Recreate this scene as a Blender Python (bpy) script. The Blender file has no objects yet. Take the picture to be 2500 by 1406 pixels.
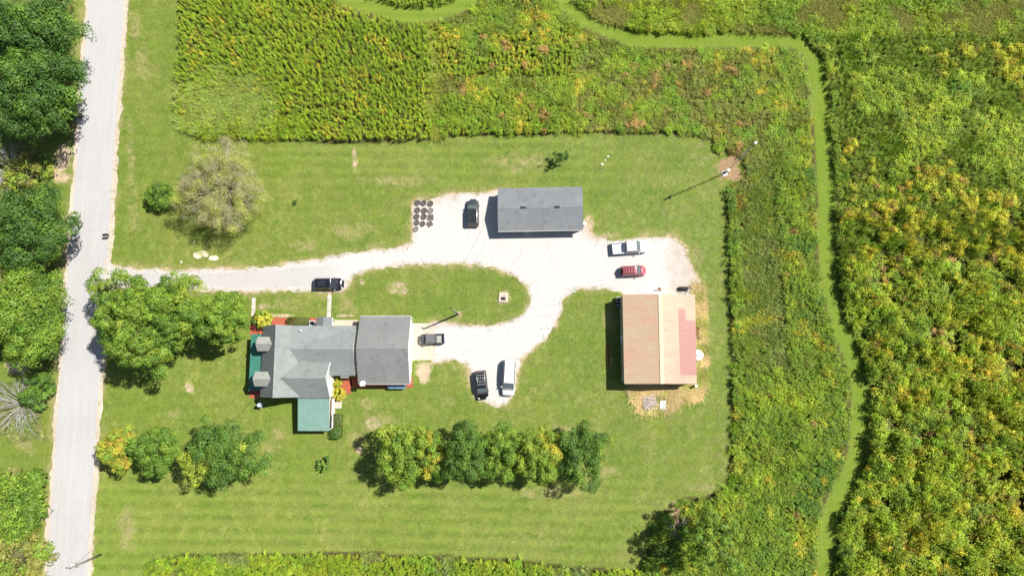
import bpy, bmesh, math, random
import numpy as np
from mathutils import Vector, Matrix

# ---------------------------------------------------------------- camera, sky, sun, exposure
S = bpy.context.scene
COL = S.collection
FPX, CAMH = 1667.0, 110.0                     # focal length in photo pixels, flying height in metres
NADX, NADY = 1280.0, 910.0                    # photo pixel that looks straight down
TX = math.atan((NADY-703)/FPX); TY = math.atan((NADX-1250)/FPX)
cam_d = bpy.data.cameras.new('camera'); cam = bpy.data.objects.new('camera', cam_d); COL.objects.link(cam)
cam.location = (0, 0, CAMH); cam.rotation_euler = (TX, TY, 0)
cam_d.sensor_width = 36; cam_d.lens = 36*FPX/2500; cam_d.clip_start = 0.5; cam_d.clip_end = 9000
S.camera = cam
SUN_EL, SUN_AZ = 54.5, 23.5                   # elevation; azimuth counted from +X (right) towards +Y (up)
sd = Vector((math.cos(math.radians(SUN_EL))*math.cos(math.radians(SUN_AZ)), math.cos(math.radians(SUN_EL))*math.sin(math.radians(SUN_AZ)), math.sin(math.radians(SUN_EL))))
w = bpy.data.worlds.new('World'); S.world = w; w.use_nodes = True
wn = w.node_tree.nodes; wl = w.node_tree.links
for n in list(wn): wn.remove(n)
sky = wn.new('ShaderNodeTexSky'); sky.sky_type = 'NISHITA'; sky.sun_disc = False
sky.sun_elevation = math.radians(SUN_EL); sky.sun_rotation = math.radians(90-SUN_AZ)
bg = wn.new('ShaderNodeBackground'); bg.inputs[1].default_value = 0.056
wo = wn.new('ShaderNodeOutputWorld'); wl.new(sky.outputs[0], bg.inputs[0]); wl.new(bg.outputs[0], wo.inputs[0])
sl = bpy.data.lights.new('sun', 'SUN'); sl.energy = 4.6; sl.angle = math.radians(0.53); sl.color = (1.0, 0.955, 0.88)
so = bpy.data.objects.new('sun', sl); COL.objects.link(so); so.rotation_euler = sd.to_track_quat('Z', 'Y').to_euler(); so.location = (60, 30, 90)
S.view_settings.view_transform = 'Standard'; S.view_settings.look = 'None'
S.view_settings.exposure = 0.8; S.view_settings.gamma = 1.0; S.view_settings.use_curve_mapping = False
S.render.engine = 'CYCLES'

_M = np.array(Matrix.Rotation(TY, 3, 'Y') @ Matrix.Rotation(TX, 3, 'X'))
def P(x, y, z=0.0):
    """photo pixel -> the point at height z that it shows"""
    d = _M @ np.array([(x-1250)/FPX, -(y-703)/FPX, -1.0]); t = (z-CAMH)/d[2]
    return Vector((t*d[0], t*d[1], z))
def PA(a, z=0.0): return np.array([P(x, y, z)[:2] for x, y in a])
def pix(w_):
    """ground points (N,2) -> photo pixels (N,2)"""
    q = np.c_[w_, np.full(len(w_), -CAMH)] @ _M
    return np.c_[1250+FPX*q[:, 0]/-q[:, 2], 703-FPX*q[:, 1]/-q[:, 2]]
MPP = CAMH/FPX

# ---------------------------------------------------------------- small helpers
def tag(o, label=None, cat=None, group=None, kind=None):
    if label: o['label'] = label
    if cat: o['category'] = cat
    if group: o['group'] = group
    if kind: o['kind'] = kind
    return o
def empty(name, loc=(0, 0, 0), rz=0.0):
    o = bpy.data.objects.new(name, None); COL.objects.link(o); o.location = loc; o.rotation_euler = (0, 0, rz); o.empty_display_size = .3
    return o
def link_mesh(name, me, mat, parent=None):
    o = bpy.data.objects.new(name, me); COL.objects.link(o)
    if mat and not me.materials: me.materials.append(mat)
    if parent: o.parent = parent
    return o
def mesh_np(name, V, F, smooth=False):
    me = bpy.data.meshes.new(name); V = np.asarray(V, dtype=np.float32); F = np.asarray(F, dtype=np.int32)
    k = F.shape[1]
    me.vertices.add(len(V)); me.vertices.foreach_set('co', V.ravel())
    me.loops.add(F.size); me.loops.foreach_set('vertex_index', F.ravel())
    me.polygons.add(len(F)); me.polygons.foreach_set('loop_start', np.arange(0, F.size, k, dtype=np.int32))
    me.update(calc_edges=True)
    if smooth: me.polygons.foreach_set('use_smooth', np.ones(len(F), dtype=bool))
    return me
def colattr(me, name, C, dom='POINT'):
    a = me.attributes.new(name, 'FLOAT_COLOR', dom); C = np.asarray(C, dtype=np.float32)
    if C.shape[1] == 3: C = np.c_[C, np.ones(len(C), dtype=np.float32)]
    a.data.foreach_set('color', C.ravel())

class MB:
    """collects boxes, tubes and faces for ONE part; off is subtracted so a part can be given in world coordinates"""
    def __init__(s, off=(0, 0, 0)): s.v = []; s.f = []; s.off = Vector(off)
    def add(s, vs, fs):
        b = len(s.v); s.v += [Vector(v)-s.off for v in vs]; s.f += [tuple(b+i for i in f) for f in fs]; return s
    def box(s, c, d, rz=0.0, M=None):
        x, y, z = [k/2 for k in d]
        R = M if M else Matrix.Rotation(rz, 3, 'Z')
        vs = [Vector(c)+R @ Vector(p) for p in ((-x,-y,-z),(x,-y,-z),(x,y,-z),(-x,y,-z),(-x,-y,z),(x,-y,z),(x,y,z),(-x,y,z))]
        return s.add(vs, [(3,2,1,0),(4,5,6,7),(0,1,5,4),(1,2,6,5),(2,3,7,6),(3,0,4,7)])
    def hexa(s, bot, top):
        n = len(bot)
        return s.add(list(bot)+list(top), [tuple(range(n-1, -1, -1)), tuple(range(n, 2*n))]+[(i, (i+1) % n, n+(i+1) % n, n+i) for i in range(n)])
    def slab(s, q, t):
        """polygon q thickened by t against its normal"""
        q = [Vector(p) for p in q]; n = (q[1]-q[0]).cross(q[2]-q[0]).normalized()
        if n.z < -1e-6: q = q[::-1]; n = -n
        return s.hexa([p-n*t for p in q], q)
    def tube(s, pts, rs, k=6, cap=True):
        pts = [Vector(p) for p in pts]; b = len(s.v); ring = []
        for i, p in enumerate(pts):
            d = (pts[min(i+1, len(pts)-1)]-pts[max(i-1, 0)]).normalized()
            u = d.orthogonal().normalized() if i == 0 else (u-d*u.dot(d)).normalized()
            v_ = d.cross(u); r = rs[i] if hasattr(rs, '__len__') else rs
            ring.append([p+(u*math.cos(a)+v_*math.sin(a))*r for a in [2*math.pi*j/k for j in range(k)]])
        vs = [p for r_ in ring for p in r_]; n = len(ring)
        fs = [(i*k+j, i*k+(j+1) % k, (i+1)*k+(j+1) % k, (i+1)*k+j) for i in range(n-1) for j in range(k)]
        if cap: fs += [tuple(range(k-1, -1, -1)), tuple((n-1)*k+j for j in range(k))]
        return s.add(vs, fs)
    def lathe(s, prof, c=(0, 0, 0), k=20, R=None):
        """profile of (radius, height) turned about z, R rotates the result"""
        R = R or Matrix.Identity(3); vs = []; fs = []; n = len(prof)
        for r, z in prof:
            for j in range(k):
                a = 2*math.pi*j/k; vs.append(Vector(c)+R @ Vector((r*math.cos(a), r*math.sin(a), z)))
        for i in range(n-1):
            for j in range(k): fs.append((i*k+j, i*k+(j+1) % k, (i+1)*k+(j+1) % k, (i+1)*k+j))
        fs.append(tuple(range(k-1, -1, -1))); fs.append(tuple((n-1)*k+j for j in range(k)))
        return s.add(vs, fs)
    def build(s, name, mat, parent=None, smooth=False, bevel=0.0, seg=2):
        me = bpy.data.meshes.new(name); me.from_pydata([tuple(v) for v in s.v], [], s.f); me.update()
        if bevel:
            bm = bmesh.new(); bm.from_mesh(me)
            bmesh.ops.recalc_face_normals(bm, faces=bm.faces)
            bmesh.ops.bevel(bm, geom=list(bm.edges), offset=bevel, segments=seg, profile=.6, affect='EDGES', clamp_overlap=True)
            bm.to_mesh(me); bm.free()
        if smooth:
            for p in me.polygons: p.use_smooth = True
        return link_mesh(name, me, mat, parent)

# 2-D value noise for layout decisions
def vnoise(x, y, sc, seed=0):
    x = np.asarray(x)/sc; y = np.asarray(y)/sc
    xi = np.floor(x).astype(np.int64); yi = np.floor(y).astype(np.int64); fx = x-xi; fy = y-yi
    fx = fx*fx*(3-2*fx); fy = fy*fy*(3-2*fy)
    def h(a, b):
        v = np.sin(a*127.1+b*311.7+seed*74.7)*43758.5453; return v-np.floor(v)
    return (h(xi, yi)*(1-fx)+h(xi+1, yi)*fx)*(1-fy)+(h(xi, yi+1)*(1-fx)+h(xi+1, yi+1)*fx)*fy
def fbm(x, y, sc, seed=0): return (vnoise(x, y, sc, seed)*.55+vnoise(x, y, sc*.45, seed+3)*.3+vnoise(x, y, sc*.2, seed+7)*.15)
def inside(pts, poly):
    x, y = pts[:, 0], pts[:, 1]; r = np.zeros(len(pts), bool); n = len(poly)
    for i in range(n):
        x1, y1 = poly[i]; x2, y2 = poly[(i+1) % n]
        if y1 == y2: continue
        c = ((y1 > y) != (y2 > y)) & (x < (x2-x1)*(y-y1)/(y2-y1)+x1); r ^= c
    return r
def dist(pts, line, closed=False):
    d = np.full(len(pts), 1e9); n = len(line)
    for i in range(n if closed else n-1):
        a = np.array(line[i]); b = np.array(line[(i+1) % n]); e = b-a; L = max(e @ e, 1e-9)
        t = np.clip(((pts-a) @ e)/L, 0, 1); q = pts-(a+t[:, None]*e); d = np.minimum(d, np.hypot(q[:, 0], q[:, 1]))
    return d
def smoothline(pts, step=1.0, closed=False):
    """Catmull-Rom through the points"""
    p = [np.array(q, float) for q in pts]; n = len(p); out = []
    for i in range(n if closed else n-1):
        g = (lambda k: p[k % n]) if closed else (lambda k: p[min(max(k, 0), n-1)])
        a, b, c, d = g(i-1), g(i), g(i+1), g(i+2); m = max(2, int(np.hypot(*(c-b))/step))
        for j in range(m):
            t = j/m; out.append(.5*((2*b)+(c-a)*t+(2*a-5*b+4*c-d)*t*t+(3*b-a-3*c+d)*t**3))
    if not closed: out.append(p[-1])
    return np.array(out)
def ragged(poly, amp, step=.3, seed=0):
    """closed outline cut into short pieces and pushed in and out"""
    o = []; n = len(poly)
    for i in range(n):
        a = np.array(poly[i]); b = np.array(poly[(i+1) % n]); e = b-a; L = np.hypot(*e)
        if L < 1e-6: continue
        nm = np.array([e[1], -e[0]])/L; m = max(1, int(L/step))
        for j in range(m): o.append(np.r_[a+e*j/m, nm])
    o = np.array(o); k = (vnoise(o[:, 0], o[:, 1], 1.6, seed)-.5)*1.3+(vnoise(o[:, 0], o[:, 1], .55, seed+1)-.5)*1.1
    return o[:, :2]+o[:, 2:]*(k*amp)[:, None]

# ---------------------------------------------------------------- materials
def newmat(name):
    m = bpy.data.materials.new(name); m.use_nodes = True; nt = m.node_tree
    b = nt.nodes['Principled BSDF']; return m, nt, b
def nd(nt, t, **k):
    n = nt.nodes.new(t)
    for a, v in k.items(): setattr(n, a, v)
    return n
def noise(nt, scale, detail=4, rough=.6, vec=None, stretch=None):
    n = nd(nt, 'ShaderNodeTexNoise'); n.inputs['Scale'].default_value = scale; n.inputs['Detail'].default_value = detail; n.inputs['Roughness'].default_value = rough
    if vec is None:
        tc = nd(nt, 'ShaderNodeTexCoord'); vec = tc.outputs['Object']
    if stretch:
        mp = nd(nt, 'ShaderNodeMapping'); mp.inputs['Scale'].default_value = stretch; nt.links.new(vec, mp.inputs[0]); vec = mp.outputs[0]
    nt.links.new(vec, n.inputs['Vector']); return n.outputs['Fac']
def ramp(nt, fac, stops):
    r = nd(nt, 'ShaderNodeValToRGB'); e = r.color_ramp.elements
    while len(e) < len(stops): e.new(.5)
    for i, (p, c) in enumerate(stops):
        e[i].position = p; e[i].color = (*c, 1) if len(c) == 3 else c
    nt.links.new(fac, r.inputs[0]); return r.outputs[0]
def mix(nt, fac, a, b, mode='MIX'):
    n = nd(nt, 'ShaderNodeMix', data_type='RGBA', blend_type=mode)
    for sock, v in ((n.inputs[0], fac), (n.inputs[6], a), (n.inputs[7], b)):
        if isinstance(v, (int, float)): sock.default_value = v
        elif isinstance(v, tuple): sock.default_value = (*v, 1) if len(v) == 3 else v
        else: nt.links.new(v, sock)
    return n.outputs[2]
def math_(nt, op, a, b=None, c=None, clamp=False):
    n = nd(nt, 'ShaderNodeMath', operation=op, use_clamp=clamp)
    for i, v in enumerate((a, b, c)):
        if v is None: continue
        if isinstance(v, (int, float)): n.inputs[i].default_value = v
        else: nt.links.new(v, n.inputs[i])
    return n.outputs[0]
def maprange(nt, v, a, b, c=0.0, d=1.0):
    n = nd(nt, 'ShaderNodeMapRange'); nt.links.new(v, n.inputs[0])
    for i, k in enumerate((a, b, c, d)): n.inputs[i+1].default_value = k
    return n.outputs[0]
def bump(nt, b, h, strength=.5, dist_=.05):
    n = nd(nt, 'ShaderNodeBump'); n.inputs['Strength'].default_value = strength; n.inputs['Distance'].default_value = dist_
    nt.links.new(h, n.inputs['Height']); nt.links.new(n.outputs[0], b.inputs['Normal'])
def attr(nt, name, inst=False):
    a = nd(nt, 'ShaderNodeAttribute', attribute_name=name)
    if inst: a.attribute_type = 'INSTANCER'
    return a
_mc = {}
def simple(name, col, rough=.7, metal=0.0, var=.15, scale=3.0, bmp=0.0, spec=.3, coat=0.0, stretch=None, dirt=None):
    if name in _mc: return _mc[name]
    m, nt, b = newmat(name)
    f = noise(nt, scale, 5, .65, stretch=stretch); lo = tuple(max(0, c*(1-var)) for c in col); hi = tuple(min(1, c*(1+var)) for c in col)
    c = ramp(nt, f, [(.3, lo), (.7, hi)])
    if dirt:
        f2 = noise(nt, scale*.35, 6, .7); c = mix(nt, math_(nt, 'MULTIPLY', maprange(nt, f2, .5, .72), dirt[1]), c, dirt[0])
    nt.links.new(c, b.inputs['Base Color'])
    b.inputs['Roughness'].default_value = rough; b.inputs['Metallic'].default_value = metal
    b.inputs['Specular IOR Level'].default_value = spec; b.inputs['Coat Weight'].default_value = coat; b.inputs['Coat Roughness'].default_value = .06
    if bmp: bump(nt, b, f, bmp, .03)
    _mc[name] = m; return m
def leafmat(name, src='col', inst=False, trans=.32):
    m, nt, b = newmat(name); nt.nodes.remove(b); out = nt.nodes['Material Output']
    c = attr(nt, src).outputs['Color']
    if inst:
        c = mix(nt, 1.0, attr(nt, 'tint', True).outputs['Color'], c, 'MULTIPLY')
    d = nd(nt, 'ShaderNodeBsdfDiffuse'); t = nd(nt, 'ShaderNodeBsdfTranslucent'); g = nd(nt, 'ShaderNodeBsdfGlossy'); g.inputs['Roughness'].default_value = .55; g.inputs[0].default_value = (.6, .65, .6, 1)
    tc = mix(nt, 1.0, c, (1.25, 1.15, .55), 'MULTIPLY')
    nt.links.new(c, d.inputs[0]); nt.links.new(tc, t.inputs[0])
    m1 = nd(nt, 'ShaderNodeMixShader'); m1.inputs[0].default_value = trans; nt.links.new(d.outputs[0], m1.inputs[1]); nt.links.new(t.outputs[0], m1.inputs[2])
    m2 = nd(nt, 'ShaderNodeMixShader'); m2.inputs[0].default_value = .035; nt.links.new(m1.outputs[0], m2.inputs[1]); nt.links.new(g.outputs[0], m2.inputs[2])
    nt.links.new(m2.outputs[0], out.inputs[0]); return m
LEAF = leafmat('tree_leaves', trans=.24); PLANT = leafmat('meadow_plants', 'var', True, .30)
def shingle(name, col, var=.12, rows=17.0):
    """asphalt shingles: granule mottling, faint course lines across the slope (generated from height), streaks"""
    m, nt, b = newmat(name)
    tc = nd(nt, 'ShaderNodeTexCoord')
    big = noise(nt, .35, 5, .6); fine = noise(nt, 9, 3, .7)
    c = ramp(nt, big, [(.3, tuple(k*(1-var) for k in col)), (.7, tuple(k*(1+var) for k in col))])
    c = mix(nt, .35, c, ramp(nt, fine, [(.25, tuple(k*.62 for k in col)), (.75, tuple(k*1.35 for k in col))]))
    sp = nd(nt, 'ShaderNodeSeparateXYZ'); nt.links.new(tc.outputs['Object'], sp.inputs[0])
    fr = math_(nt, 'FRACT', math_(nt, 'MULTIPLY', sp.outputs[2], rows)); ln = maprange(nt, fr, 0, .3, .84, 1.0)
    c = mix(nt, 1.0, c, ln, 'MULTIPLY')
    st = noise(nt, 1.2, 4, .6, stretch=(1, 1, .12)); c = mix(nt, math_(nt, 'MULTIPLY', maprange(nt, st, .54, .68), .45), c, tuple(k*.55 for k in col))
    nt.links.new(c, b.inputs['Base Color']); b.inputs['Roughness'].default_value = .9; b.inputs['Specular IOR Level'].default_value = .15
    bump(nt, b, math_(nt, 'ADD', fine, ln), .4, .02); return m
SH_MAIN = shingle('shingle_grey_green', (.222, .24, .232)); SH_WING = shingle('shingle_grey', (.215, .23, .228)); SH_GAR = shingle('shingle_blue_grey', (.178, .19, .20), .16); SH_ATT = shingle('shingle_attached', (.188, .194, .19), .16); SH_DORM = shingle('shingle_dormer', (.3, .305, .28))
WHITE = simple('white_siding', (.74, .74, .72), .55, var=.05, scale=6); TRIM = simple('white_trim', (.8, .8, .78), .45, var=.04)
TANW = simple('tan_siding', (.42, .39, .36), .7, var=.08); GLASS = simple('dark_glass', (.02, .025, .03), .06, var=.2, spec=.7)
CONC = simple('concrete', (.5, .47, .43), .9, var=.13, scale=1.2, bmp=.2, dirt=((.36, .33, .28), .6)); CREAM = simple('cream_concrete', (.47, .41, .325), .9, var=.09, scale=.8, bmp=.15, dirt=((.38, .31, .24), .5))
GREENM = simple('green_metal_roof', (.055, .2, .15), .42, .0, var=.12, scale=.8, spec=.5); GREENL = simple('pale_green_metal_roof', (.165, .275, .235), .38, .0, var=.1, scale=.8, spec=.6)
WOOD = simple('weathered_wood', (.3, .26, .23), .9, var=.3, scale=4, stretch=(1, 8, 8)); POLE = simple('pole_wood', (.2, .175, .15), .9, var=.25, scale=4, stretch=(8, 8, .6))
DECKW = simple('deck_boards', (.5, .42, .35), .8, var=.15, scale=3); BARK = simple('bark', (.13, .105, .08), .95, var=.35, scale=5, bmp=.6, stretch=(4, 4, .7)); GREYBARK = simple('grey_twigs', (.33, .31, .29), .95, var=.25, scale=4)
STEEL = simple('galvanised_steel', (.55, .56, .58), .4, .8, var=.1); DARKM = simple('dark_metal', (.03, .03, .033), .45, .5, var=.2); RUST = simple('rusty_iron', (.22, .07, .035), .85, .2, var=.4, scale=6)
RUBBER = simple('black_rubber', (.02, .02, .021), .8, var=.2); RIM = simple('alloy_rim', (.45, .46, .47), .3, .9, var=.05); PLAST = simple('black_plastic', (.03, .03, .032), .6, var=.2)
LAMP = simple('headlight_glass', (.7, .72, .75), .1, var=.05, spec=.8); REDL = simple('tail_light', (.35, .01, .01), .15, var=.1, spec=.7)
REDMULCH = simple('red_mulch', (.33, .085, .05), .95, var=.3, scale=9, bmp=.8); BRMULCH = simple('brown_mulch', (.3, .2, .13), .95, var=.35, scale=7, bmp=.8)
BLUETANK = simple('blue_grey_tank', (.16, .26, .38), .4, var=.12, spec=.5, dirt=((.3, .33, .35), .5)); WHITEP = simple('white_plastic', (.78, .79, .78), .4, var=.04)

# ---------------------------------------------------------------- layout traced on the ground
ROADL = [(217,0),(197,240),(187,400),(175,540),(163,700),(152,880),(144,960),(130,1180),(120,1300),(113,1406)]
ROADR = [(303,0),(290,200),(281,330),(268,540),(262,640),(254,800),(246,900),(240,960),(228,1150),(218,1300),(212,1406)]
DRIVE = [(258,636),(275,648),(300,654),(440,660),(560,656),(650,649),(740,640),(830,621),(900,611),(985,602),(1006,592),(1012,570),(1006,540),(1005,492),(1030,486),(1068,481),(1100,474),(1190,470),(1230,466),
 (1230,540),(1420,540),(1428,548),(1452,574),(1500,588),(1540,581),(1600,577),(1645,580),(1672,600),(1684,635),(1697,672),(1712,700),(1712,730),(1530,730),(1512,712),(1470,706),(1420,706),(1396,710),(1382,724),(1370,760),(1356,798),(1332,830),(1294,860),(1274,876),(1266,905),(1256,955),(1238,990),(1212,992),(1190,985),(1160,972),(1151,942),(1146,900),(1132,883),(1100,881),(1057,880),
 (1057,790),(1100,791),(1150,795),(1205,793),(1258,781),(1281,761),(1292,731),(1288,702),(1262,676),(1216,656),(1150,646),(1050,646),(955,651),(884,664),(858,680),(847,700),(836,716),(790,712),(757,712),(700,711),(600,713),(490,711),(440,706),(300,706),(262,712),(250,720)]
LAWN = [(437,-400),(437,0),(433,290),(450,328),(500,345),(600,345),(740,348),(850,351),(1060,346),(1100,335),(1400,326),(1690,331),(1738,345),(1752,385),(1766,440),(1772,480),(1775,600),(1783,800),(1785,1000),(1785,1150),(1770,1190),(1720,1211),(1660,1216),(1620,1245),(1588,1288),(1578,1340),(1566,1388),(1480,1386),(1400,1382),(1240,1362),(900,1347),(560,1350),(450,1352),(375,1362),(352,1400),(352,1800),(-600,1800),(-600,-400)]
PATH1 = [(800,-40),(860,0),(940,20),(1000,36),(1060,30),(1130,5),(1190,-40)]
PATH2 = [(1340,-60),(1385,0),(1425,42),(1500,77),(1565,95),(1700,97),(1850,93),(1930,94),(1972,118),(1997,175),(2007,300),(2016,420),(2021,560),(2027,680),(2053,790),(2086,880),(2101,960),(2100,1060),(2088,1130),(2052,1210),(2024,1285),(2021,1406),(2021,1500)]
drive_w = PA(DRIVE); lawn_w = PA(LAWN); path1_w = smoothline(PA(PATH1), 1.5); path2_w = smoothline(PA(PATH2), 1.5)
rl_w = PA(ROADL); rr_w = PA(ROADR)
def extend(l, n=400):
    a = l[0]+(l[0]-l[2])/np.hypot(*(l[0]-l[2]))*n; b = l[-1]+(l[-1]-l[-3])/np.hypot(*(l[-1]-l[-3]))*n
    return np.vstack([a, l, b])
rl_w = extend(smoothline(rl_w, 3)); rr_w = extend(smoothline(rr_w, 3))
road_poly = np.vstack([rl_w, rr_w[::-1]])
BARNGR = [(1690,690),(1716,700),(1722,760),(1726,860),(1722,940),(1712,975),(1660,985),(1628,1005),(1600,1015),(1565,1008),(1545,985),(1530,955),(1530,930),(1690,930)]

# ---------------------------------------------------------------- ground: one sheet to the horizon
xi = np.arange(-97, 97.01, .42); yi = np.arange(-42, 74.01, .42); far = np.array([3, 9, 22, 50, 110, 240, 520, 1100, 2400, 4500])
gx = np.r_[xi[0]-far[::-1], xi, xi[-1]+far]; gy = np.r_[yi[0]-far[::-1], yi, yi[-1]+far]
GX, GY = np.meshgrid(gx, gy); gv = np.c_[GX.ravel(), GY.ravel()]
nx = len(gx); ny = len(gy); ii = np.arange(nx*ny).reshape(ny, nx)
gf = np.c_[ii[:-1, :-1].ravel(), ii[:-1, 1:].ravel(), ii[1:, 1:].ravel(), ii[1:, :-1].ravel()]
gm = mesh_np('ground', np.c_[gv, np.zeros(len(gv))], gf)
gp = pix(gv)
def blob(x, y, rx, ry=None, w_=1.0):
    ry = ry or rx; n = fbm(gv[:, 0], gv[:, 1], 1.6, int(x))*1.3
    d = np.hypot((gp[:, 0]-x)/rx, (gp[:, 1]-y)/ry)+(n-.65)*.9; return np.clip(1.25-d, 0, 1)*w_
in_lawn = inside(gv, lawn_w); dp = np.minimum(dist(gv, path1_w), dist(gv, path2_w))
meadow_m = (~in_lawn) & (dp > 1.6) & (gv[:, 0] > -75)
dd = dist(gv, drive_w, True); nz = fbm(gv[:, 0], gv[:, 1], 2.2, 5)
dry = np.clip(1-dd/1.9+(nz-.5)*1.3, 0, 1)*.75
dirt = np.clip(.75-dd/.9+(nz-.5)*1.4, 0, 1)*.9
dr = np.minimum(dist(gv, rl_w), dist(gv, rr_w)); dry = np.maximum(dry, np.clip(1.1-dr/2.4+(nz-.5)*1.5, 0, 1)*.75)
dry = np.maximum(dry, np.clip(1-abs(dp-1.75)/.45, 0, 1)*.8)                     # pale fringe of the mown path
dry = np.maximum(dry, np.clip(1-dist(gv, lawn_w, True)/1.0, 0, 1)*.35)
for b in [(973,700,30,22),(866,390,8,38),(1090,880,20,8),(885,690,10,9),(875,1097,12,14),(462,946,16,18),(1660,640,34,34),(1700,690,22,16),(1035,905,32,30),(640,750,20,14),(1119,768,13,12),(905,1035,30,16),(1230,726,22,20),(1480,575,50,12),(1440,545,14,30),(150,395,30,60),(165,20,12,30),(40,900,35,22),(1650,1255,14,34),(1490,870,8,38),(640,797,14,12),(1000,880,40,8),(690,770,40,6),(850,770,40,6)]:
    dirt = np.maximum(dirt, blob(*b))
for b in [(905,985,46,26),(930,1030,60,30),(870,1075,36,24),(700,745,60,20),(840,745,40,26),(680,1060,26,26),(660,1090,30,30),(1400,1045,120,12),(1220,985,30,10),(1640,800,10,10),(1700,620,24,40),(330,60,22,60),(345,150,30,70),(318,400,18,160),(330,500,18,90),(860,560,90,30),(760,600,60,22),(960,440,120,20),(640,940,20,60),(420,1010,40,14),(310,1300,30,80),(1460,1150,60,20),(1340,1200,160,20),(1720,1190,60,20),(1640,1240,36,26),(1300,850,30,22),(150,1100,20,80),(60,1080,40,40),(1280,400,120,30),(560,560,26,20),(1100,980,30,20),(1490,780,24,60)]:
    dry = np.maximum(dry, blob(*b)*.8)
straw = np.maximum(inside(gp+np.c_[(nz-.5)*26, (fbm(gv[:, 0], gv[:, 1], 2, 9)-.5)*26], BARNGR)*1.0, blob(1035,905,24,22)*.35)
brown = np.maximum(blob(1779,411,44,42), blob(1652,1265,18,40)*.7)
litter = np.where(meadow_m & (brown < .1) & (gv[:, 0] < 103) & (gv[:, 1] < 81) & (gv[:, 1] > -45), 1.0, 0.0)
# direction of mowing: alternate passes of the mower leave a lighter and a darker swath
py_ = gv[:, 1]+.8*np.sin(gv[:, 0]*.03); stripe = .5+.5*np.tanh(2.5*np.sin(py_*2*math.pi/1.9))
sw = np.clip((gp[:, 1]-1130)/60, 0, 1)*1.3*(gp[:, 0] < 1600)+np.clip((470-gp[:, 1])/60, 0, 1)*(gp[:, 0] > 640)*(gp[:, 0] < 1500)*.7+.25
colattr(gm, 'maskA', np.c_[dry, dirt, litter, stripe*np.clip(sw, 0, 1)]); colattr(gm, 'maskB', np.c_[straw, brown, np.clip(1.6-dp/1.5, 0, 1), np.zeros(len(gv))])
m, nt, b = newmat('ground_lawn')
A = attr(nt, 'maskA'); B = attr(nt, 'maskB'); sa = nd(nt, 'ShaderNodeSeparateColor'); nt.links.new(A.outputs['Color'], sa.inputs[0]); sb = nd(nt, 'ShaderNodeSeparateColor'); nt.links.new(B.outputs['Color'], sb.inputs[0])
n1 = noise(nt, .055, 5, .55); n2 = noise(nt, .3, 5, .65); n3 = noise(nt, 2.2, 5, .75); n4 = noise(nt, 9, 3, .8); n5 = noise(nt, .16, 6, .68)
GR = ramp(nt, n1, [(.3, (.098, .172, .018)), (.5, (.128, .194, .022)), (.7, (.165, .212, .03))])
GR = mix(nt, maprange(nt, n2, .42, .66, 0, .85), GR, (.19, .222, .048))
GR = mix(nt, maprange(nt, n5, .47, .62, 0, .8), GR, (.075, .158, .016))
GR = mix(nt, math_(nt, 'MULTIPLY', maprange(nt, n3, .5, .7), .8), GR, (.255, .25, .09))
GR = mix(nt, math_(nt, 'MULTIPLY', maprange(nt, n3, .5, .32), .75), GR, (.07, .125, .014))
GR = mix(nt, .28, GR, ramp(nt, n4, [(.3, (.04, .075, .012)), (.7, (.24, .26, .07))]))
GR = mix(nt, math_(nt, 'MULTIPLY', A.outputs['Alpha'], .7), GR, (.205, .25, .05))
GR = mix(nt, math_(nt, 'MULTIPLY', sb.outputs[2], .42), GR, (.16, .25, .022))
def thr(v, lo=.35, hi=.75, nn=n3, k=.7): return maprange(nt, math_(nt, 'ADD', v, math_(nt, 'MULTIPLY_ADD', nn, k, -.5*k)), lo, hi)
DRYC = ramp(nt, n3, [(.3, (.21, .19, .07)), (.7, (.36, .32, .16))]); DIRTC = ramp(nt, n3, [(.3, (.36, .26, .17)), (.7, (.56, .44, .32))])
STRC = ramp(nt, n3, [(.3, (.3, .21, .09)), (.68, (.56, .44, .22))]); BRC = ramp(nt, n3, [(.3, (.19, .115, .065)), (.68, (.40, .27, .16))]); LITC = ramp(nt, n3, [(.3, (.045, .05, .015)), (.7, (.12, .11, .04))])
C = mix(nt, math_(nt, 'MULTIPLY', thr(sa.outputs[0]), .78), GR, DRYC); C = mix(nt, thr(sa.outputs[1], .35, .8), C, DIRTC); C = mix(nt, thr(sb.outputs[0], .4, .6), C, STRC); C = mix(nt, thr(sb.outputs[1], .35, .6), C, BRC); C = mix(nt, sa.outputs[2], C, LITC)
nt.links.new(C, b.inputs['Base Color']); b.inputs['Roughness'].default_value = 1; b.inputs['Specular IOR Level'].default_value = .05
bump(nt, b, math_(nt, 'ADD', n4, math_(nt, 'MULTIPLY', n3, .8)), .9, .09)
ground = link_mesh('ground', gm, m); tag(ground, 'mown green and yellowing lawn running over into the fields', 'ground', kind='structure')

def sheet(name, poly, z, mat, label, cat, kind='structure'):
    me = bpy.data.meshes.new(name); me.from_pydata([(p[0], p[1], z) for p in poly], [], [tuple(range(len(poly)))]); me.update()
    if me.polygons[0].normal.z < 0: me.flip_normals()
    return tag(link_mesh(name, me, mat), label, cat, kind=kind)
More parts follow.
